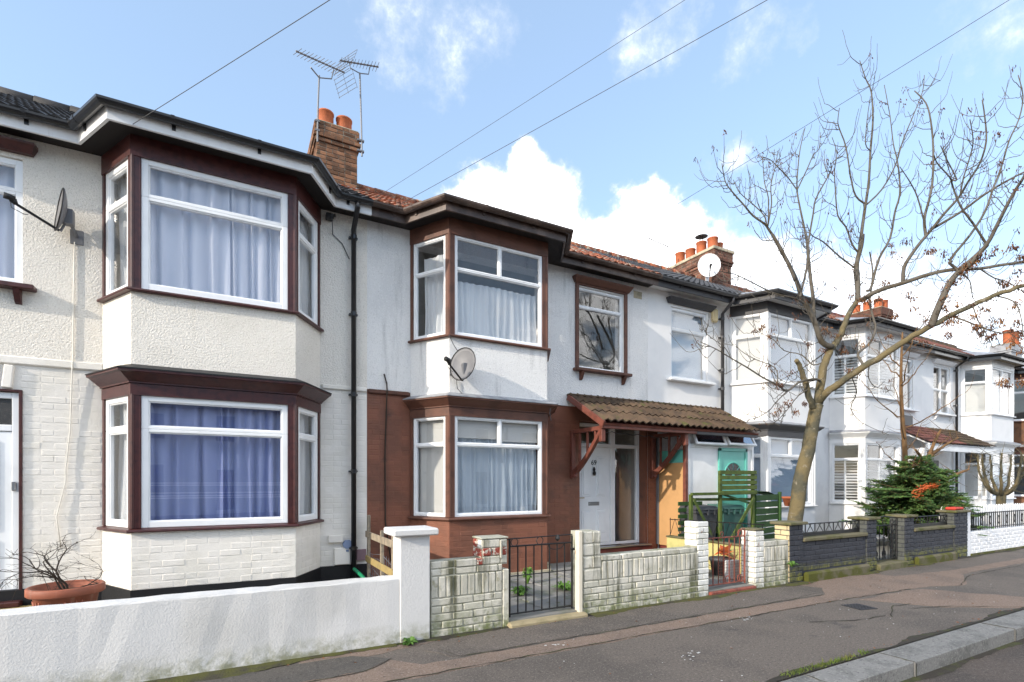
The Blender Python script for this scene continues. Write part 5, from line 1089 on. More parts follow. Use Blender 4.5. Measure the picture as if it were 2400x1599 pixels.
# dividing wall and trellis fence
dv = thing('dividing_wall', (6.92, 5.9, 0), 'low pale yellow rendered wall with thin railings behind the red gate', 'wall')
b = MB(); b.cbox(6.88, 6.98, 4.92, 6.84, 0, .50, .015); obj('wall_body', b, m_yellow, dv)
b = MB(); b.cbox(6.86, 7.0, 4.92, 6.84, .502, .53, .01); obj('coping', b, m_moss, dv)
b = MB(); b.tube([(6.93, 4.92, .86), (6.93, 6.8, .82)], .009, 6); 
for k in range(9):
    y = 4.95+k*.23; b.tube([(6.93, y, .52), (6.93, y, .85)], .007, 5)
    if k < 8: b.tube([(6.93, y, .56), (6.93, y+.12, .84), (6.93, y+.22, .56)], .005, 5)
obj('railing', b, m_iron, dv)
tf = thing('trellis_fence', (1.70, 6.2, 0), 'rickety wooden rail fence with wire netting between the first two gardens', 'fence')
for (y, w, z1, m_) in ((7.48, .06, 1.02, m_timb), (6.72, .05, .86, m_timb), (6.17, .05, .86, m_timb), (5.3, .05, .80, m_timb)):
    b = MB(); b.cbox(1.68, 1.72, y-w/2, y+w/2, .0, z1, .004); obj('post', b, m_timb, tf)
for z in (.75, .40):
    b = MB(); b.T = None; b.cbox(1.655, 1.68, 5.0, 7.5, z-.045, z+.045, .004); obj('rail', b, m_timb if z > .5 else m_timby, tf)
b = MB()
for k in range(22):
    y = 5.05+k*.11; b.tube([(1.70, y, .05), (1.70, y+.02, .5+.05*math.sin(k*.6))], .0035, 4)
for k in range(6): b.tube([(1.70+.01*math.sin(q), 5.0+q*.25, .08+k*.085+.03*math.sin(q*1.3+k)) for q in range(11)], .0035, 4)
obj('netting', b, m_alu, tf)

# ================================================================== things on the walls and roofs
def dish(label, wallp, c, n, r, m, arm=.42, squash=1.15):
    """offset dish: c centre of the reflector, n the way it looks, wallp where the bracket meets the wall"""
    n = Vector(n).normalized(); c = Vector(c); up = Vector((0, 0, 1)); up = (up-n*up.dot(n)).normalized(); sd_ = n.cross(up)
    t = thing('satellite_dish', tuple(wallp), label, 'satellite dish', 'satellite dishes on the terrace')
    b = MB(); vs = []; fs = []; N = 28; K = 6
    for back in (0, 1):
        for k in range(K+1):
            q = k/K
            for j in range(N):
                a = 2*math.pi*j/N; p = c+(sd_*math.cos(a)*r*q)+(up*math.sin(a)*r*q*squash)+n*(.16*r*(q*q-1)*1.6)-n*(.012*back); vs.append(tuple(p))
    S = (K+1)*N
    for k in range(K):
        for j in range(N):
            a, b2 = k*N+j, k*N+(j+1) % N; fs += [(a, b2, b2+N, a+N), (S+a, S+a+N, S+b2+N, S+b2)]
    for j in range(N): a, b2 = K*N+j, K*N+(j+1) % N; fs.append((a, b2, S+b2, S+a))
    b.add(vs, fs); rf_ = obj('reflector', b, m, t, True, False)
    rim = MB(); rim.tube([tuple(c+sd_*math.cos(2*math.pi*j/N)*r+up*math.sin(2*math.pi*j/N)*r*squash) for j in range(N+1)], .007, 5, False); obj('rim', rim, m_plk if m is not m_dishw else m_dishw, rf_, True)
    base = c-up*r*squash*.98; tip = base+n*arm+up*r*.62
    b = MB(); b.tube([tuple(base-n*.03), tuple(tip)], .014, 6); obj('arm', b, m_plk, t)
    b = MB(); e = tip+up*.03; b.tube([tuple(e+n*.05), tuple(e-n*.04)], [.034, .03], 8); b.tube([tuple(e-n*.03), tuple(e-n*.05-up*.05)], .022, 6); l_ = obj('feed_horn', b, m_plk, t, True)
    b = MB(); wp = Vector(wallp); hub = c-n*(.16*r*1.6+.03)-up*.06; b.tube([tuple(wp), tuple(wp.lerp(hub, .55)), tuple(hub)], .018, 7); b.box(wp.x-.06, wp.x+.06, wp.y-.012, wp.y+.006, wp.z-.08, wp.z+.08)
    q = hub; b.box(q.x-.05, q.x+.05, q.y-.05, q.y+.05, q.z-.07, q.z+.09); b.tube([tuple(hub), tuple(base-n*.04)], .013, 5); obj('wall_bracket', b, m_alu if m is not m_dishw else m_dishw, t)
    b = MB(); b.tube([tuple(e), tuple(e-up*.10-n*.02), tuple(e-up*.12-n*.12), tuple(tip.lerp(base, .4)-up*.03)], .004, 5); obj('lead', b, m_cable, t)
    return t
dish('grey satellite dish seen edge-on beside the upper maroon bay', (-1.60, D-.003, 4.32), (-1.70, D-.26, 4.50), (-.93, -.34, .12), .205, m_dish, arm=.38)
dish('round grey satellite dish on the apron of the bay of number 69', (2.80, B-.003, 3.12), (2.84, B-.24, 3.17), (-.82, -.52, .16), .215, m_dish, arm=.34, squash=1.12)
dish('white satellite dish on the five-pot chimney', (11.95, 10.29, 7.35), (11.72, 10.02, 7.58), (-.62, -.74, .12), .30, m_dishw, arm=.2, squash=1.15)

def yagi(parent, p0, p1, n, l0, l1, m):
    p0, p1 = Vector(p0), Vector(p1); d = (p1-p0).normalized(); s = d.cross(Vector((0, 0, 1))).normalized(); b = MB(); b.tube([tuple(p0), tuple(p1)], .012, 6)
    for k in range(n):
        t = k/(n-1); c = p0.lerp(p1, .03+.94*t); l = l0+(l1-l0)*t; b.tube([tuple(c-s*l), tuple(c+s*l)], .0045, 4)
        b.tube([tuple(c-d*.02), tuple(c+d*.02)], .018, 5)
    return obj('antenna', b, m, parent)
ae = thing('tv_aerial', (1.35, 10.0, 7.9), 'long TV aerial with grid reflector on the left mast of the two-pot chimney', 'aerial', 'aerials on the two-pot chimney')
b = MB(); b.tube([(1.34, 9.99, 7.75), (1.345, 9.99, 8.3), (1.37, 9.99, 8.98)], .016, 7); b.box(1.30, 1.38, 9.975, 10.01, 7.95, 7.98); b.box(1.30, 1.38, 9.975, 10.01, 8.12, 8.15); obj('mast', b, m_alu, ae)
a0, a1 = Vector((.93, 9.55, 8.93)), Vector((1.83, 10.05, 9.25)); yagi(ae, a0, a1, 14, .12, .17, m_alu)
b = MB(); b.tube([(1.2, 9.8, 8.93), (1.37, 9.99, 8.94), (1.58, 9.95, 8.97), (1.62, 9.94, 9.15)], .012, 6); obj('cradle', b, m_alu, ae)
d = (a1-a0).normalized(); s = d.cross(Vector((0, 0, 1))).normalized(); b = MB()
for sg in (-1, 1):
    for k in range(5):
        c = a1-d*.04+d*.10*k*.6*.5+Vector((0, 0, sg*(.05+k*.075))); b.tube([tuple(c-s*.26), tuple(c+s*.26)], .004, 4)
    for e in (-.25, 0, .25): b.tube([tuple(a1-d*.04+Vector((0, 0, sg*.03))+s*e), tuple(a1+d*.10+Vector((0, 0, sg*.36))+s*e)], .004, 4)
obj('reflector_grid', b, m_alu, ae)
ae2 = thing('tv_aerial', (2.10, 10.0, 7.9), 'TV aerial on the right mast of the two-pot chimney', 'aerial', 'aerials on the two-pot chimney')
b = MB(); b.tube([(2.14, 9.98, 7.72), (2.13, 9.98, 8.3), (2.10, 9.98, 9.30)], .016, 7); b.box(2.05, 2.18, 9.96, 10.02, 7.8, 7.83); b.box(2.05, 2.18, 9.96, 10.02, 8.0, 8.03); obj('mast', b, m_alu, ae2)
yagi(ae2, (1.72, 9.9, 9.33), (2.44, 9.92, 9.50), 12, .09, .13, m_alu)
b = MB(); b.tube([(1.90, 9.93, 9.38), (1.92, 9.95, 9.30), (2.1, 9.98, 9.29), (2.26, 9.96, 9.32), (2.28, 9.94, 9.45)], .010, 6); obj('cradle', b, m_alu, ae2)
ae3 = thing('tv_aerial', (11.9, 11.5, 8.2), 'small TV aerial left of the five-pot chimney', 'aerial'); yagi(ae3, (10.75, 11.4, 8.70), (11.75, 11.6, 8.74), 10, .07, .1, m_alu)
b = MB(); b.tube([(11.8, 11.6, 7.3), (11.72, 11.6, 8.75)], .014, 6); obj('mast', b, m_alu, ae3)

def wire(p, q, sag, label, r=.0034, n=24):
    p, q = Vector(p), Vector(q); b = MB(); pts = []
    for k in range(n+1): t = k/n; e = p.lerp(q, t); e.z -= sag*4*t*(1-t); pts.append(tuple(e))
    b.tube(pts, r, 5); return tag(obj('telephone_wire', b, m_cable), label, 'wire', 'telephone wires over the street')
wire((-.95, 6.68, 5.28), (12, -9.3, 8.5), .12, 'overhead telephone wire leaving the gutter of the cream house')
wire((1.754, 7.6, 5.62), (12, -9.3, 9.6), .10, 'faint overhead telephone wire rising from behind the two-pot chimney', .0024)
wire((2.2, 7.7, 5.72), (12, -9.3, 8.5), .10, 'overhead telephone wire crossing the sky above number 69')
wire((8.485, 11, 7.6), (12, -9.3, 10.2), .15, 'overhead telephone wire crossing the sky behind the bare tree', .0045)
wire((22, 8, 5.6), (60, -4, 9.0), .3, 'low telephone wire over the far white houses', .008)

def cab(pts, r, m, label, cat='cable'):
    b = MB(); b.tube(pts, r, 6); return tag(obj('cable', b, m, None, True), label, cat)
cab([(-1.62, D-.012, 4.26), (-1.63, D-.014, 3.6), (-1.635, D-.012, 2.92), (-1.64, D-.024, 2.8), (-1.66, D-.008, 2.1), (-1.70, D-.010, 1.65), (-1.70, D-.012, 1.5), (-1.78, D-.014, 1.1), (-1.74, D-.014, .75)], .007, m_cabw, 'painted cable running down the wall from the edge-on dish')
cab([(1.95, D-.01, 3.10), (1.985, D-.035, 2.95), (1.985, D-.05, 2.84), (1.985, D-.012, 2.6), (1.965, D-.004, 1.9), (1.97, D-.004, .9), (2.05, D-.03, .3)], .010, m_mtwig, 'dark cable running down the brown wall left of the bay of number 69')
cab([(2.70, B-.08, 3.60), (2.78, B-.05, 3.48), (2.86, B-.02, 3.40)], .005, m_cable, 'short black lead from the sill to the dish of number 69')
cab([(2.84, B-.02, 2.98), (2.85, B-.02, 2.86), (2.93, B-.03, 2.78)], .005, m_cable, 'short black lead from the dish down to the cornice of number 69')
cab([(4.40, B-.12, 2.70), (4.42, B-.06, 2.60), (4.45, B-.05, 2.48)], .006, m_alu, 'loose wire hanging from the end of the brown cornice')
cab([(1.18, D-.2, 5.2), (1.22, D-.02, 5.0), (1.35, D-.01, 4.9), (1.45, D-.01, 4.7)], .006, m_cable, 'loose black wire under the eaves beside the downpipe')
b = MB(); b.cbox(1.12, 1.22, D-.12, D-.02, 5.17, 5.25, .01); b.tube([(1.16, D-.1, 5.2), (1.24, D-.14, 5.22)], .02, 6); tag(obj('security_light', b, m_plk), 'small black lamp under the eaves beside the downpipe', 'lamp')
b = MB(); b.cbox(1.16, 1.36, D-.05, D+.008, .64, .74, .006); tag(obj('junction_box', b, m_cbrick), 'cream cable box low on the wall beside the downpipe', 'utility box')
b = MB(); b.prism([(1.425+.065*math.cos(a)*1.1, .0+.065*math.sin(a)) for a in [math.pi/8+k*math.pi/4 for k in range(8)]], 0, .05); M_ = Matrix.Translation((0, D+.005, .605)) @ Matrix.Rotation(R(90), 4, 'X')
b.v = [tuple(M_ @ Vector(v)) for v in b.v]; b.lathe([(.02, .50), (.024, .53)], 1.42, D-.03, 8); tag(obj('blue_box', b, m_blue), 'blue grey octagonal box on the wall beside the black downpipe', 'utility box')
b = MB(); b.cbox(1.24, 1.46, D-.035, D+.008, .32, .56, .008); tag(obj('meter_box', b, m_cbrick), 'cream meter box at the foot of the wall beside the downpipe', 'utility box')
b = MB(); b.cbox(1.55, 1.685, D-.03, D+.01, .36, .52, .004); tag(obj('board', b, m_pink), 'mauve painted board at the foot of the wall right of the downpipe', 'board')
b = MB(); b.tube([(1.45, 7.25, .3), (1.52, 7.05, .22), (1.58, 6.9, .12)], .025, 7); b.tube([(1.58, 6.9, .12), (1.62, 6.6, .2), (1.55, 6.4, .1)], .012, 6); tag(obj('garden_hose', b, m_hose, None, True), 'bright green hose end lying behind the low white wall', 'hose')
b = MB(); b.cbox(6.79, 7.0, D-.006, D+.02, 5.06, 5.20, .005)
for k in range(3):
    for q in range(5): b.box(6.815+q*.036, 6.838+q*.036, D-.009, D, 5.08+k*.04, 5.105+k*.04)
tag(obj('air_brick', b, m_cement), 'grey air brick under the eaves of number 69', 'vent')
b = MB(); b.cbox(8.92, 9.08, D-.09, D-.005, 4.90, 5.18, .025); tag(obj('alarm_box', b, m_alarm), 'aged cream alarm box under the eaves beside the grey downpipe', 'alarm box')

# ================================================================== bins and slatted store
def bin_(x, y, m, label, lid):
    t = thing('wheelie_bin', (x, y, .06), label, 'bin', 'bins in the slatted store'); b = MB(); w, d = .27, .20
    b.add([(x+sx*w*k, y+sy*d*k, z) for z, k in ((.10, .80), (.98, 1.0)) for sx, sy in ((-1, -1), (1, -1), (1, 1), (-1, 1))], [(0, 1, 5, 4), (1, 2, 6, 5), (2, 3, 7, 6), (3, 0, 4, 7), (3, 2, 1, 0), (4, 5, 6, 7)])
    b.cbox(x-w-.02, x+w+.02, y-d-.02, y+d+.02, .93, .99, .01); obj('body', b, m, t)
    b = MB(); b.add([(x-w-.03, y-d-.04, .995), (x+w+.03, y-d-.04, .995), (x+w+.03, y+d, 1.0), (x-w-.03, y+d, 1.0), (x-w+.02, y-d+.03, 1.06), (x+w-.02, y-d+.03, 1.06), (x+w-.02, y+d-.02, 1.08), (x-w+.02, y+d-.02, 1.08)], [(0, 1, 5, 4), (1, 2, 6, 5), (2, 3, 7, 6), (3, 0, 4, 7), (4, 5, 6, 7), (3, 2, 1, 0)])
    for k in range(3): b.box(x-w+.08+k*.17, x-w+.12+k*.17, y-d-.035, y-d-.015, .90, .995)
    obj('lid', b, m, t)
    for sx in (-1, 1): q = MB(); q.tube([(x+sx*.2, y+d, .14), (x+sx*.25, y+d, .14)], .09, 12); obj('wheel', q, m_plk, t)
bin_(7.48, 6.64, m_bing, 'dark grey wheelie bin in the green slatted store', 1); bin_(8.16, 6.62, m_bint, 'teal green wheelie bin in the green slatted store', 1)
SY = 6.36; st = thing('bin_store', (7.9, SY, .06), 'green slatted timber bin store with a raised slatted panel', 'bin store')
def board(p, q, w, th, m, name): # a board along p -> q standing in the plane of the store front
    p, q = Vector(p), Vector(q); d = (q-p); L = d.length; ang = math.atan2(d.z, d.x); b = MB(); b.cbox(0, L, -th/2, th/2, -w/2, w/2, .004)
    o = obj(name, b, m, st); o.location = p; o.rotation_euler = (0, -ang, 0); return o
for x, z1 in ((6.98, 1.28), (7.72, 1.70), (8.62, 1.70)): board((x, SY, .06), (x, SY, z1), .06, .05, m_green, 'post')
for k in range(5): board((7.66, SY-.04, 1.30+k*.092), (8.68, SY-.04, 1.305+k*.092), .074, .02, m_green, 'slat')
board((6.94, SY-.045, 1.285), (8.66, SY-.045, 1.29), .05, .05, m_green, 'rail'); board((6.98, SY+.02, 1.19), (8.62, SY+.02, 1.17), .05, .02, m_green, 'rail')
board((7.0, SY-.05, 1.20), (7.45, SY-.05, .55), .05, .02, m_green, 'brace'); board((8.60, SY-.05, 1.20), (7.95, SY-.05, .45), .07, .02, m_green, 'brace'); board((7.74, SY-.02, 1.28), (8.5, SY-.02, 1.10), .04, .02, m_green2, 'brace')
for k in range(8): board((6.99, SY+.30, .30+k*.115), (7.6, SY+.30, .30+k*.115), .07, .02, m_green2, 'slat')
board((7.74, SY+.2, .60), (8.6, SY+.2, .60), .12, .02, m_green, 'slat')
for k in range(7):
    b = MB(); b.cbox(0, .92, -.01, .01, -.055, .055, .004); o = obj('slat', b, m_green2, st); o.location = (8.70, SY-.01, .42+k*.128); o.rotation_euler = (random.gauss(0, .02), random.gauss(0, .012), R(9))
b = MB(); b.cbox(9.58, 9.63, SY+.09, SY+.15, .06, 1.30); b.cbox(8.69, 8.73, SY+.0, SY+.05, .06, 1.30); obj('post', b, m_green2, st)
b = MB(); b.add([(8.70, SY-.02, 1.30), (9.2, SY+.08, 1.31), (9.62, SY+.14, 1.20), (9.62, SY+.3, 1.22), (8.7, SY+.3, 1.34)], [(0, 1, 2, 3, 4)]); b.add([(8.70, SY-.02, 1.28), (9.2, SY+.08, 1.29), (9.62, SY+.14, 1.18), (9.62, SY+.3, 1.20), (8.7, SY+.3, 1.32)], [(4, 3, 2, 1, 0)]); obj('lid', b, m_green2, st)

# ================================================================== ground bits
for k in range(6):
    for j in range(5):
        w, d_ = .62, .52; x = 2.45+k*w+(j % 2)*.2+random.uniform(-.02, .02); y = 4.93+j*d_
        b = MB(); b.cbox(x, x+w-.02, y, y+d_-.018, .03, .075+random.uniform(-.006, .008), .008)
        if x+w < 6.8 and y+d_ < 7.55: obj('flagstone', b, m_flag, bpy.data.objects['garden_ground'])
b = MB(); b.sweep([(2.3, D-.0), (2.72, B-.0), (4.42, B-.0), (4.8, D)], [(0, .06), (.05, .06), (.05, .10), (0, .10)]); struct(obj('path_edging', b, m_cement))
def weed(x, y, z, n, r, h, label, m=None, cat='weed'):
    b = MB()
    for k in range(n):
        a = random.uniform(0, 6.28); l = r*random.uniform(.4, 1); hh = h*random.uniform(.4, 1); w = .016*random.uniform(.7, 1.7); d = Vector((math.cos(a), math.sin(a), 0)); s = Vector((-d.y, d.x, 0))*w
        c = Vector((x, y, z))+d*l*.15; m1 = c+d*l*.5+Vector((0, 0, hh)); e = c+d*l+Vector((0, 0, hh*.65))
        b.add([tuple(c), tuple(m1-s), tuple(e), tuple(m1+s)], [(0, 1, 2, 3)])
    return tag(obj('weed', b, m or m_weed, None, False, False), label, cat)
weed(3.15, 5.6, .07, 60, .16, .12, 'bright green weed clump behind the left bars of the black gate'); weed(3.85, 5.62, .07, 70, .22, .10, 'spreading green weed behind the right bars of the black gate')
weed(3.6, 6.2, .07, 30, .10, .25, 'tall thin weed at the foot of the brown bay'); weed(1.42, 4.60, .0, 30, .10, .06, 'small weed at the foot of the white pier'); weed(7.145, 4.63, .26, 14, .10, .10, 'small bright weed growing from the joint beside the dark pier')
# grass in the joint behind the kerb
b = MB()
for (xa, xb_, n) in ((3.7, 4.55, 420), (4.5, 4.9, 90), (8.6, 9.4, 120), (2.7, 3.4, 120)):
    for k in range(n):
        x = random.uniform(xa, xb_); y = 2.43+abs(random.gauss(0, .035)); h = random.uniform(.012, .045); a = random.uniform(0, 3.14); w = .005
        l = Vector((random.gauss(0, .018), random.gauss(0, .018), h)); b.add([(x-w*math.cos(a), y-w*math.sin(a), .004), (x+w*math.cos(a), y+w*math.sin(a), .004), (x+l.x, y+l.y, h)], [(0, 1, 2)])
go = obj('grass', b, m_grass, None, False, False); tag(go, 'tufts of grass in the joint between pavement and kerb', 'grass', kind='stuff')
b = MB()
for k in range(700):
    x = random.choice([random.uniform(-.8, 2.5), random.uniform(3.5, 7), random.uniform(7, 9.4)]); y = 4.655-abs(random.gauss(0, .022)); h = random.uniform(.006, .022); w = .006
    b.add([(x-w, y, .004), (x+w, y, .004), (x+random.gauss(0, .012), y-random.uniform(0, .02), h)], [(0, 1, 2)])
tag(obj('moss_tufts', b, m_grass, None, False, False), 'thin moss and grass along the foot of the front walls', 'moss', kind='stuff')
# litter: droppings, leaves
b = MB(); lb = MB()
for k in range(70):
    x = random.uniform(1.5, 10); y = random.uniform(2.6, 4.4); r = random.uniform(.003, .010); n = 7; a0 = random.uniform(0, 6)
    b.add([(x+r*random.uniform(.5, 1.3)*math.cos(a0+6.28*q/n), y+r*random.uniform(.5, 1.2)*math.sin(a0+6.28*q/n), .0075) for q in range(n)], [tuple(range(n))])
for (x, y) in ((2.6, 3.95), (4.9, 3.72), (4.95, 3.70), (3.4, 3.1), (3.5, 3.15)):
    for q in range(7): xx, yy = x+random.gauss(0, .05), y+random.gauss(0, .035); r = random.uniform(.004, .014); b.add([(xx+r*random.uniform(.4, 1.6)*math.cos(6.28*z/7), yy+r*random.uniform(.5, 1.2)*math.sin(6.28*z/7), .0076) for z in range(7)], [tuple(range(7))])
obj('dropping', b, m_dropp, pave, False, False)
for k in range(160):
    x = random.uniform(-.5, 12); y = random.choice([4.60-abs(random.gauss(0, .05)), 2.46+abs(random.gauss(0, .03)), random.uniform(2.5, 4.6)]); r = random.uniform(.008, .02); a = random.uniform(0, 6)
    lb.add([(x+r*math.cos(a), y+r*math.sin(a), .008), (x-r*.4*math.sin(a), y+r*.4*math.cos(a), .016), (x-r*math.cos(a), y-r*math.sin(a), .009), (x+r*.4*math.sin(a), y-r*.4*math.cos(a), .012)], [(0, 1, 2, 3)])
tag(obj('fallen_leaves', lb, m_leaf, None, False, False), 'scattered scraps of dry leaf on the pavement', 'leaves', kind='stuff')
b = MB(); b.T = Matrix.Translation((6.58, 3.42, 0)) @ Matrix.Rotation(R(-12), 4, 'Z'); b.box(-.13, .13, -.13, .13, -.02, .006)
for k in range(5):
    for q in range(5): b.cbox(-.11+k*.046, -.075+k*.046, -.11+q*.046, -.075+q*.046, .006, .010, .003)
tag(obj('utility_cover', b, m_cover), 'small dark square iron cover set in the pavement', 'cover')
b = MB(); b.cbox(12.35, 12.72, WY-.02, WY+.16, .945, 1.0, .02); tag(obj('red_cloth', b, m_redc), 'red folded cloth lying on the right-hand dark pier', 'cloth')
b = MB(); b.lathe([(.10, 0), (.14, .16), (.16, .16), (.16, .2), (.13, .2), (.12, .15)], 0, 0, 14); b.v = [(x+10.35, y+6.75, z+.985) for x, y, z in b.v]; tag(obj('flower_pot', b, m_pot, None, True), 'small terracotta pot on the sill behind the trunk of the bare tree', 'pot')
# clutter behind the red gate
b = MB(); b.lathe([(.12, .06), (.15, .28), (.17, .28), (.17, .33), (.14, .33), (.13, .27)], 6.62, 5.45, 14); tag(obj('flower_pot', b, m_bing, None, True), 'dark pot with orange flowers behind the red gate', 'pot')
b = MB()
for k in range(12): b.add([(6.62+random.gauss(0, .09)+dx_, 5.45+random.gauss(0, .09), .42+random.gauss(0, .05)+dz_) for dx_, dz_ in ((0, 0), (.03, .01), (.02, .03))], [(0, 1, 2)])
tag(obj('orange_flowers', b, m_cloth, None, False, False), 'orange flowers in the dark pot behind the red gate', 'flowers')
weed(6.15, 5.55, .06, 160, .30, .30, 'heap of brown dry stems behind the red gate', m_keyd, 'dry plant')
b = MB(); b.cbox(6.35, 6.6, 5.08, 5.16, .06, .34, .01); tag(obj('white_bag', b, m_dropp), 'white bag standing behind the red gate', 'bag')
weed(10.2, 5.6, .06, 120, .35, .45, 'orange brown dry shrub behind the narrow black gate', m_leaf, 'dry plant')

# ================================================================== plants
def limb(b, pts, r0, r1, n=6, jitter=0):
    pts = [Vector(p) for p in pts]; out = []
    for k in range(len(pts)-1):                 # Catmull-Rom for an easy curve
        p0, p1, p2, p3 = pts[max(k-1, 0)], pts[k], pts[k+1], pts[min(k+2, len(pts)-1)]
        for q in range(3):
            t = q/3; e = .5*((2*p1)+(p2-p0)*t+(2*p0-5*p1+4*p2-p3)*t*t+(3*p1-p0-3*p2+p3)*t**3)
            if jitter: e = e+Vector((random.gauss(0, jitter), random.gauss(0, jitter), random.gauss(0, jitter)))
            out.append(e)
    out.append(pts[-1]); m = len(out); b.tube([tuple(p) for p in out], [r0+(r1-r0)*k/(m-1) for k in range(m)], n); return out
rr = random.Random(12)
tree = thing('bare_tree', (8.45, 5.52, .06), 'bare garden tree with olive trunk and brown seed clusters behind the dark wall', 'tree')
T0 = TREE[0]; base = Vector(T0[0][0]); tb = MB(); limb(tb, [(base.x-.03, base.y, .0), (base.x-.01, base.y, .35)]+T0[0], .135, T0[2]*.86, 12, .006)
for (L, r0, r1) in TREE[1:4]: limb(tb, L, r0*.76, r1*.72, 9, .008)
obj('trunk', tb, m_bark, tree, True)
bb = MB(); tw = MB(); tips = []
for (L, r0, r1) in TREE[4:]:
    out = limb(bb if r0 > .02 else tw, L, r0, r1, 7 if r0 > .02 else 5)
    m = len(out)
    for k in range(3, m-1):                      # side twigs
        for _ in range((1 if rr.random() < .75 else 0)+(1 if rr.random() < .25 else 0)):
            d = (out[k+1]-out[k-1]).normalized(); s = Vector((rr.gauss(0, 1), rr.gauss(0, 1), rr.gauss(.2, .8))); s = (s-d*s.dot(d)).normalized()
            l = rr.uniform(.18, .75)*(1 if r0 > .012 else .6); p = out[k]; e = p+(s*.75+d*.55).normalized()*l*.5; e2 = e+(s*.35+d*.5+Vector((0, 0, .75))).normalized()*l*.55
            o2 = limb(tw, [tuple(p), tuple(p.lerp(e, .5)+Vector((0, 0, -.02))), tuple(e), tuple(e2)], .0065, .0028, 4, .006); tips.append(o2[-1])
            if rr.random() < .5:
                q = o2[len(o2)//2]; s2 = Vector((rr.gauss(0, 1), rr.gauss(0, 1), rr.gauss(.5, .6))).normalized(); limb(tw, [tuple(q), tuple(q+s2*l*.2), tuple(q+s2*l*.35+Vector((0, 0, l*.12)))], .004, .002, 4)
obj('branches', bb, m_twig, tree, True); obj('twigs', tw, m_twig, tree, False)
kb = MB(); kd = MB()
def cluster(b, c, n, r):
    for k in range(n):
        p = Vector(c)+Vector((rr.gauss(0, r), rr.gauss(0, r), rr.gauss(-.02, r*.9))); d = Vector((rr.gauss(0, .5), rr.gauss(0, .5), -1)).normalized(); s = d.orthogonal().normalized()*rr.uniform(.009, .018); l = rr.uniform(.035, .075); t2 = d.cross(s)*.6
        b.add([tuple(p), tuple(p+d*l*.5+s), tuple(p+d*l), tuple(p+d*l*.5-s), tuple(p+d*l*.5+t2)], [(0, 1, 4), (1, 2, 4), (2, 3, 4), (3, 0, 4)])
for k, c in enumerate(KEYS): cluster(kb if k % 3 else kd, c, rr.randint(16, 34), rr.uniform(.022, .042))
for c in tips:
    if rr.random() < .16: cluster(kd, c, 7, .03)
o = obj('seed_clusters', kb, m_key, tree, False, False); o['kind'] = 'stuff'; o = obj('seed_clusters', kd, m_keyd, tree, False, False); o['kind'] = 'stuff'

# thin young tree behind
t2 = thing('young_tree', (13.7, 6.2, .06), 'slender young tree with orange brown bark beyond the fir', 'tree'); b = MB()
main = limb(b, [(13.80, 6.2, .0), (13.80, 6.2, 1.2), (13.86, 6.2, 2.2), (13.74, 6.2, 3.0), (13.68, 6.2, 3.7), (13.70, 6.2, 4.4), (13.75, 6.2, 5.0)], .075, .018, 8); obj('trunk', b, m_bark2, t2, True)
b = MB()
for (z, dx_, dy_, up, l) in ((2.3, .8, .1, .45, 1.3), (2.5, -.8, -.3, .5, 1.5), (2.8, .9, -.4, .5, 1.9), (3.1, -.9, .3, .6, 1.3), (3.3, .8, .5, .55, 1.6), (3.6, -.7, -.5, .7, 1.2), (3.8, .7, -.2, .7, 1.2), (4.2, -.6, .3, .8, .9), (4.5, .4, -.3, .9, .7), (1.9, .6, -.6, .5, 1.0), (1.8, -.9, .1, .35, 1.1), (4.0, .2, .7, .8, .9)):
    p = min(main, key=lambda q: abs(q.z-z)); d = Vector((dx_, dy_, up)).normalized(); e = [tuple(p), tuple(p+d*l*.35-Vector((0, 0, .05))), tuple(p+d*l*.7), tuple(p+d*l+Vector((0, 0, .12)))]
    ou = limb(b, e, .018, .004, 5, .012)
    for k in range(2, len(ou)):
        if rr.random() < .75: s = Vector((rr.gauss(0, 1), rr.gauss(0, 1), rr.gauss(.3, .5))).normalized(); limb(b, [tuple(ou[k]), tuple(ou[k]+s*.15), tuple(ou[k]+s*.32+Vector((0, 0, .06)))], .006, .002, 4)
obj('branches', b, m_bark2, t2)

# cut-back shrub with thick orange-brown limbs
t3 = thing('pruned_shrub', (14.2, 5.9, .06), 'cut back shrub with thick orange brown limbs above the fir', 'shrub'); b = MB()
for e in ([(14.0, 5.9, .0), (14.0, 5.9, 1.2), (14.1, 5.9, 1.9), (14.5, 5.8, 2.25), (15.2, 5.7, 2.55)], [(14.0, 5.9, 1.4), (14.35, 5.9, 2.2), (14.75, 5.85, 2.75)], [(14.0, 5.9, 1.5), (13.7, 5.8, 2.0), (13.2, 5.7, 2.2)], [(14.1, 5.9, 1.2), (14.8, 5.7, 1.6), (15.5, 5.6, 1.8)], [(14.0, 5.9, 1.2), (13.5, 5.6, 1.7), (12.6, 5.5, 1.85)]):
    ou = limb(b, e, .055, .022, 7)
    for k in range(3, len(ou)):
        for q in range(2): s = Vector((rr.gauss(0, 1), rr.gauss(0, .7), rr.gauss(.4, .5))).normalized(); limb(b, [tuple(ou[k]), tuple(ou[k]+s*.18), tuple(ou[k]+s*.42+Vector((0, 0, .03)))], .007, .002, 4)
obj('branches', b, m_bark2, t3)

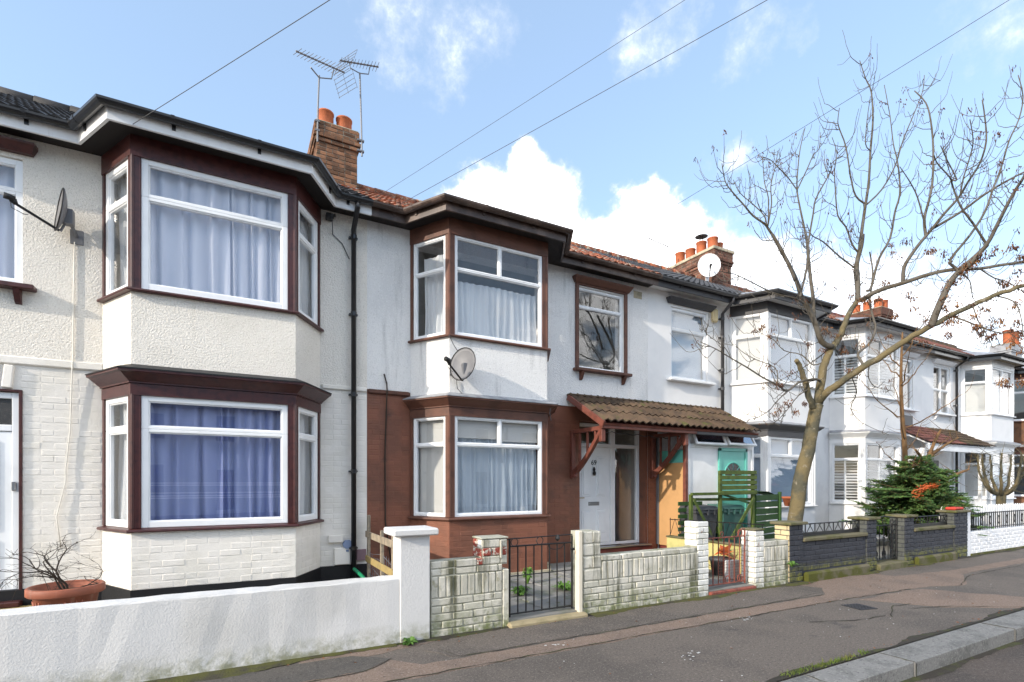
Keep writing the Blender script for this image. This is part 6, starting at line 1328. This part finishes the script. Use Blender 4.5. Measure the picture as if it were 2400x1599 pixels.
# fir
fir = thing('fir_tree', (13.35, 5.75, .06), 'dark green fir with an orange tinsel scrap behind the dark wall', 'tree'); FX, FY = 13.35, 5.75
b = MB(); b.tube([(FX, FY, 0), (FX, FY, 2.0)], [.05, .012], 8); obj('trunk', b, m_bark2, fir)
nb = MB(); br_ = MB()
def spray(p, d, l, dens=1.0):
    d = d.normalized(); s = d.cross(Vector((0, 0, 1))).normalized(); n = int(l*150*dens)
    for k in range(n):
        t = k/n; c = p+d*l*t+Vector((0, 0, -.10*l*t*t)); sg = 1 if k % 2 else -1; a = rr.uniform(.35, 1.0)
        nd = (d*rr.uniform(.5, 1.0)+s*sg*a+Vector((0, 0, rr.gauss(.12, .30)))).normalized(); w = nd.orthogonal().normalized()*.009; ln = rr.uniform(.045, .085)*(1-.35*t)
        nb.add([tuple(c-w), tuple(c+nd*ln*.6-w*.9), tuple(c+nd*ln), tuple(c+nd*ln*.6+w*.9), tuple(c+w)], [(0, 1, 2, 3, 4)])
    br_.tube([tuple(p), tuple(p+d*l*.5+Vector((0, 0, -.025*l))), tuple(p+d*l+Vector((0, 0, -.10*l)))], [.006, .004, .002], 4)
lev = 17
for k in range(lev):
    z = .22+k*.108; L = 1.42*(1-(k/lev)**1.5)+.22; nn = 11
    for q in range(nn):
        a = 6.283*(q+rr.uniform(-.3, .3))/nn+k*.7; ll = L*rr.uniform(.65, 1.12); d = Vector((math.cos(a), math.sin(a)*.62, rr.uniform(-.05, .42))); p = Vector((FX, FY, z+rr.uniform(-.08, .08)))
        br_.tube([tuple(p), tuple(p+d*ll)], [.012, .004], 5)
        st_ = max(3, int(ll/.10))
        for j in range(1, st_+1):
            c = p+d*ll*j/st_+Vector((0, 0, -.05*(j/st_)**2)); s = d.cross(Vector((0, 0, 1))).normalized(); l2 = .34*(1-.55*j/st_)*min(1, ll+.2)
            spray(c, (d.normalized()*.8+s*.75+Vector((0, 0, rr.gauss(0, .3)))), l2, .75); spray(c, (d.normalized()*.8-s*.75+Vector((0, 0, rr.gauss(0, .3)))), l2, .75)
        spray(p+d*ll*.6, d, ll*.45)
for (a, z, l) in ((math.pi*.98, 1.25, 1.75), (math.pi*1.02, 1.12, 1.5), (.05, 1.05, 1.6), (.1, 1.3, 1.4), (-.1, .7, 1.6)):
    d = Vector((math.cos(a), math.sin(a)*.6-.1, .12)); p = Vector((FX, FY, z)); br_.tube([tuple(p), tuple(p+d*l)], [.014, .005], 5)
    for j in range(3, 16):
        c = p+d*l*j/15+Vector((0, 0, -.12*(j/15)**2)); s = d.cross(Vector((0, 0, 1))).normalized(); l2 = .38*(1-.6*j/15)
        spray(c, d.normalized()*.8+s*.7, l2, .8); spray(c, d.normalized()*.8-s*.7, l2, .8)
obj('branches', br_, m_bark2, fir); o = obj('needles', nb, m_fir, fir, False, False); o['kind'] = 'stuff'
b = MB()
for k in range(260):
    t = rr.random(); x = 12.0+1.0*t; z = 1.32+.13*t+rr.gauss(0, .028)-(.14*rr.random() if t < .3 else 0); y = 5.22+rr.gauss(0, .03); d = Vector((rr.gauss(0, 1), rr.gauss(0, 1), rr.gauss(-.5, 1))).normalized()*.05; s = d.orthogonal().normalized()*.007
    b.add([(x, y, z), tuple(Vector((x, y, z))+d+s), tuple(Vector((x, y, z))+d-s)], [(0, 1, 2)])
b.tube([(12.0+.1*k, 5.22, 1.32+.013*k) for k in range(11)], .012, 5)
tag(obj('tinsel', b, m_cloth, None, False, False), 'strip of orange tinsel caught on the fir', 'tinsel')

# pollarded little tree behind the picket fence
t4 = thing('pollard_tree', (18.2, 5.9, .06), 'small pollarded bare tree behind the white picket fence', 'tree'); b = MB(); limb(b, [(18.2, 5.9, 0), (18.2, 5.9, .6), (18.25, 5.9, 1.15)], .09, .11, 9); obj('trunk', b, m_bark, t4, True)
b = MB()
for k in range(7):
    a = k*.9; d = Vector((math.cos(a), math.sin(a)*.7, .5)); p = Vector((18.25, 5.9, 1.12)); ou = limb(b, [tuple(p), tuple(p+d*.35), tuple(p+d*.6+Vector((0, 0, .35))), tuple(p+d*.65+Vector((0, 0, .8)))], .05, .02, 6, .01)
    for q in range(3, len(ou)):
        for _ in range(2): s = Vector((rr.gauss(0, 1), rr.gauss(0, 1), rr.gauss(.6, .5))).normalized(); limb(b, [tuple(ou[q]), tuple(ou[q]+s*.2), tuple(ou[q]+s*.4)], .009, .003, 4)
obj('branches', b, m_bark, t4)

# potted maple in front of the cream house
t5 = thing('plant_pot', (-1.42, 6.37, .06), 'large faded terracotta pot with fluted side behind the low white wall', 'plant pot')
b = MB(); b.lathe([(.19, .07), (.245, .42), (.285, .43), (.295, .44), (.295, .50), (.285, .51), (.265, .51), (.255, .46), (.23, .43)], -1.42, 6.37, 36); obj('pot', b, m_potold, t5, True)
b = MB()
for k in range(36):
    a = 6.283*k/36
    if (k//4) % 2: b.tube([(-1.42+.202*math.cos(a), 6.37+.202*math.sin(a), .12), (-1.42+.240*math.cos(a), 6.37+.240*math.sin(a), .39)], .008, 5)
obj('flute', b, m_potold, t5, True)
b = MB(); b.lathe([(.0, .445), (.235, .44)], -1.42, 6.37, 20); obj('soil', b, m_soil, t5)
t6 = thing('maple_shrub', (-1.42, 6.37, .44), 'leafless Japanese maple with dark spreading twigs in the terracotta pot', 'shrub'); b = MB(); r3 = random.Random(5)
def grow(p, d, l, r, dep):
    pts = [p]; 
    for k in range(3): d = (d+Vector((r3.gauss(0, .22), r3.gauss(0, .22), r3.gauss(-.02, .12)))).normalized(); pts.append(pts[-1]+d*l/3)
    ou = limb(b, [tuple(q) for q in pts], r, r*.62, 5 if dep < 2 else 4)
    if dep < 4:
        for k in range(2 if dep else 3): s = (d+Vector((r3.gauss(0, .65), r3.gauss(0, .5), r3.gauss(-.12, .32)))).normalized(); grow(pts[-1] if k < 2 else pts[2], s, l*r3.uniform(.62, .85), r*.62, dep+1)
        if dep >= 1: s = (d+Vector((r3.gauss(0, .8), r3.gauss(0, .6), r3.gauss(0, .4)))).normalized(); grow(pts[1], s, l*.6, r*.5, dep+1)
for (d, r) in (((.35, .0, 1), .013), ((-.55, .1, .8), .012), ((.75, -.2, .5), .008), ((-.2, -.3, .9), .009)): grow(Vector((-1.42, 6.37, .43)), Vector(d).normalized(), .25, r, 0)
obj('branches', b, m_mtwig, t6)
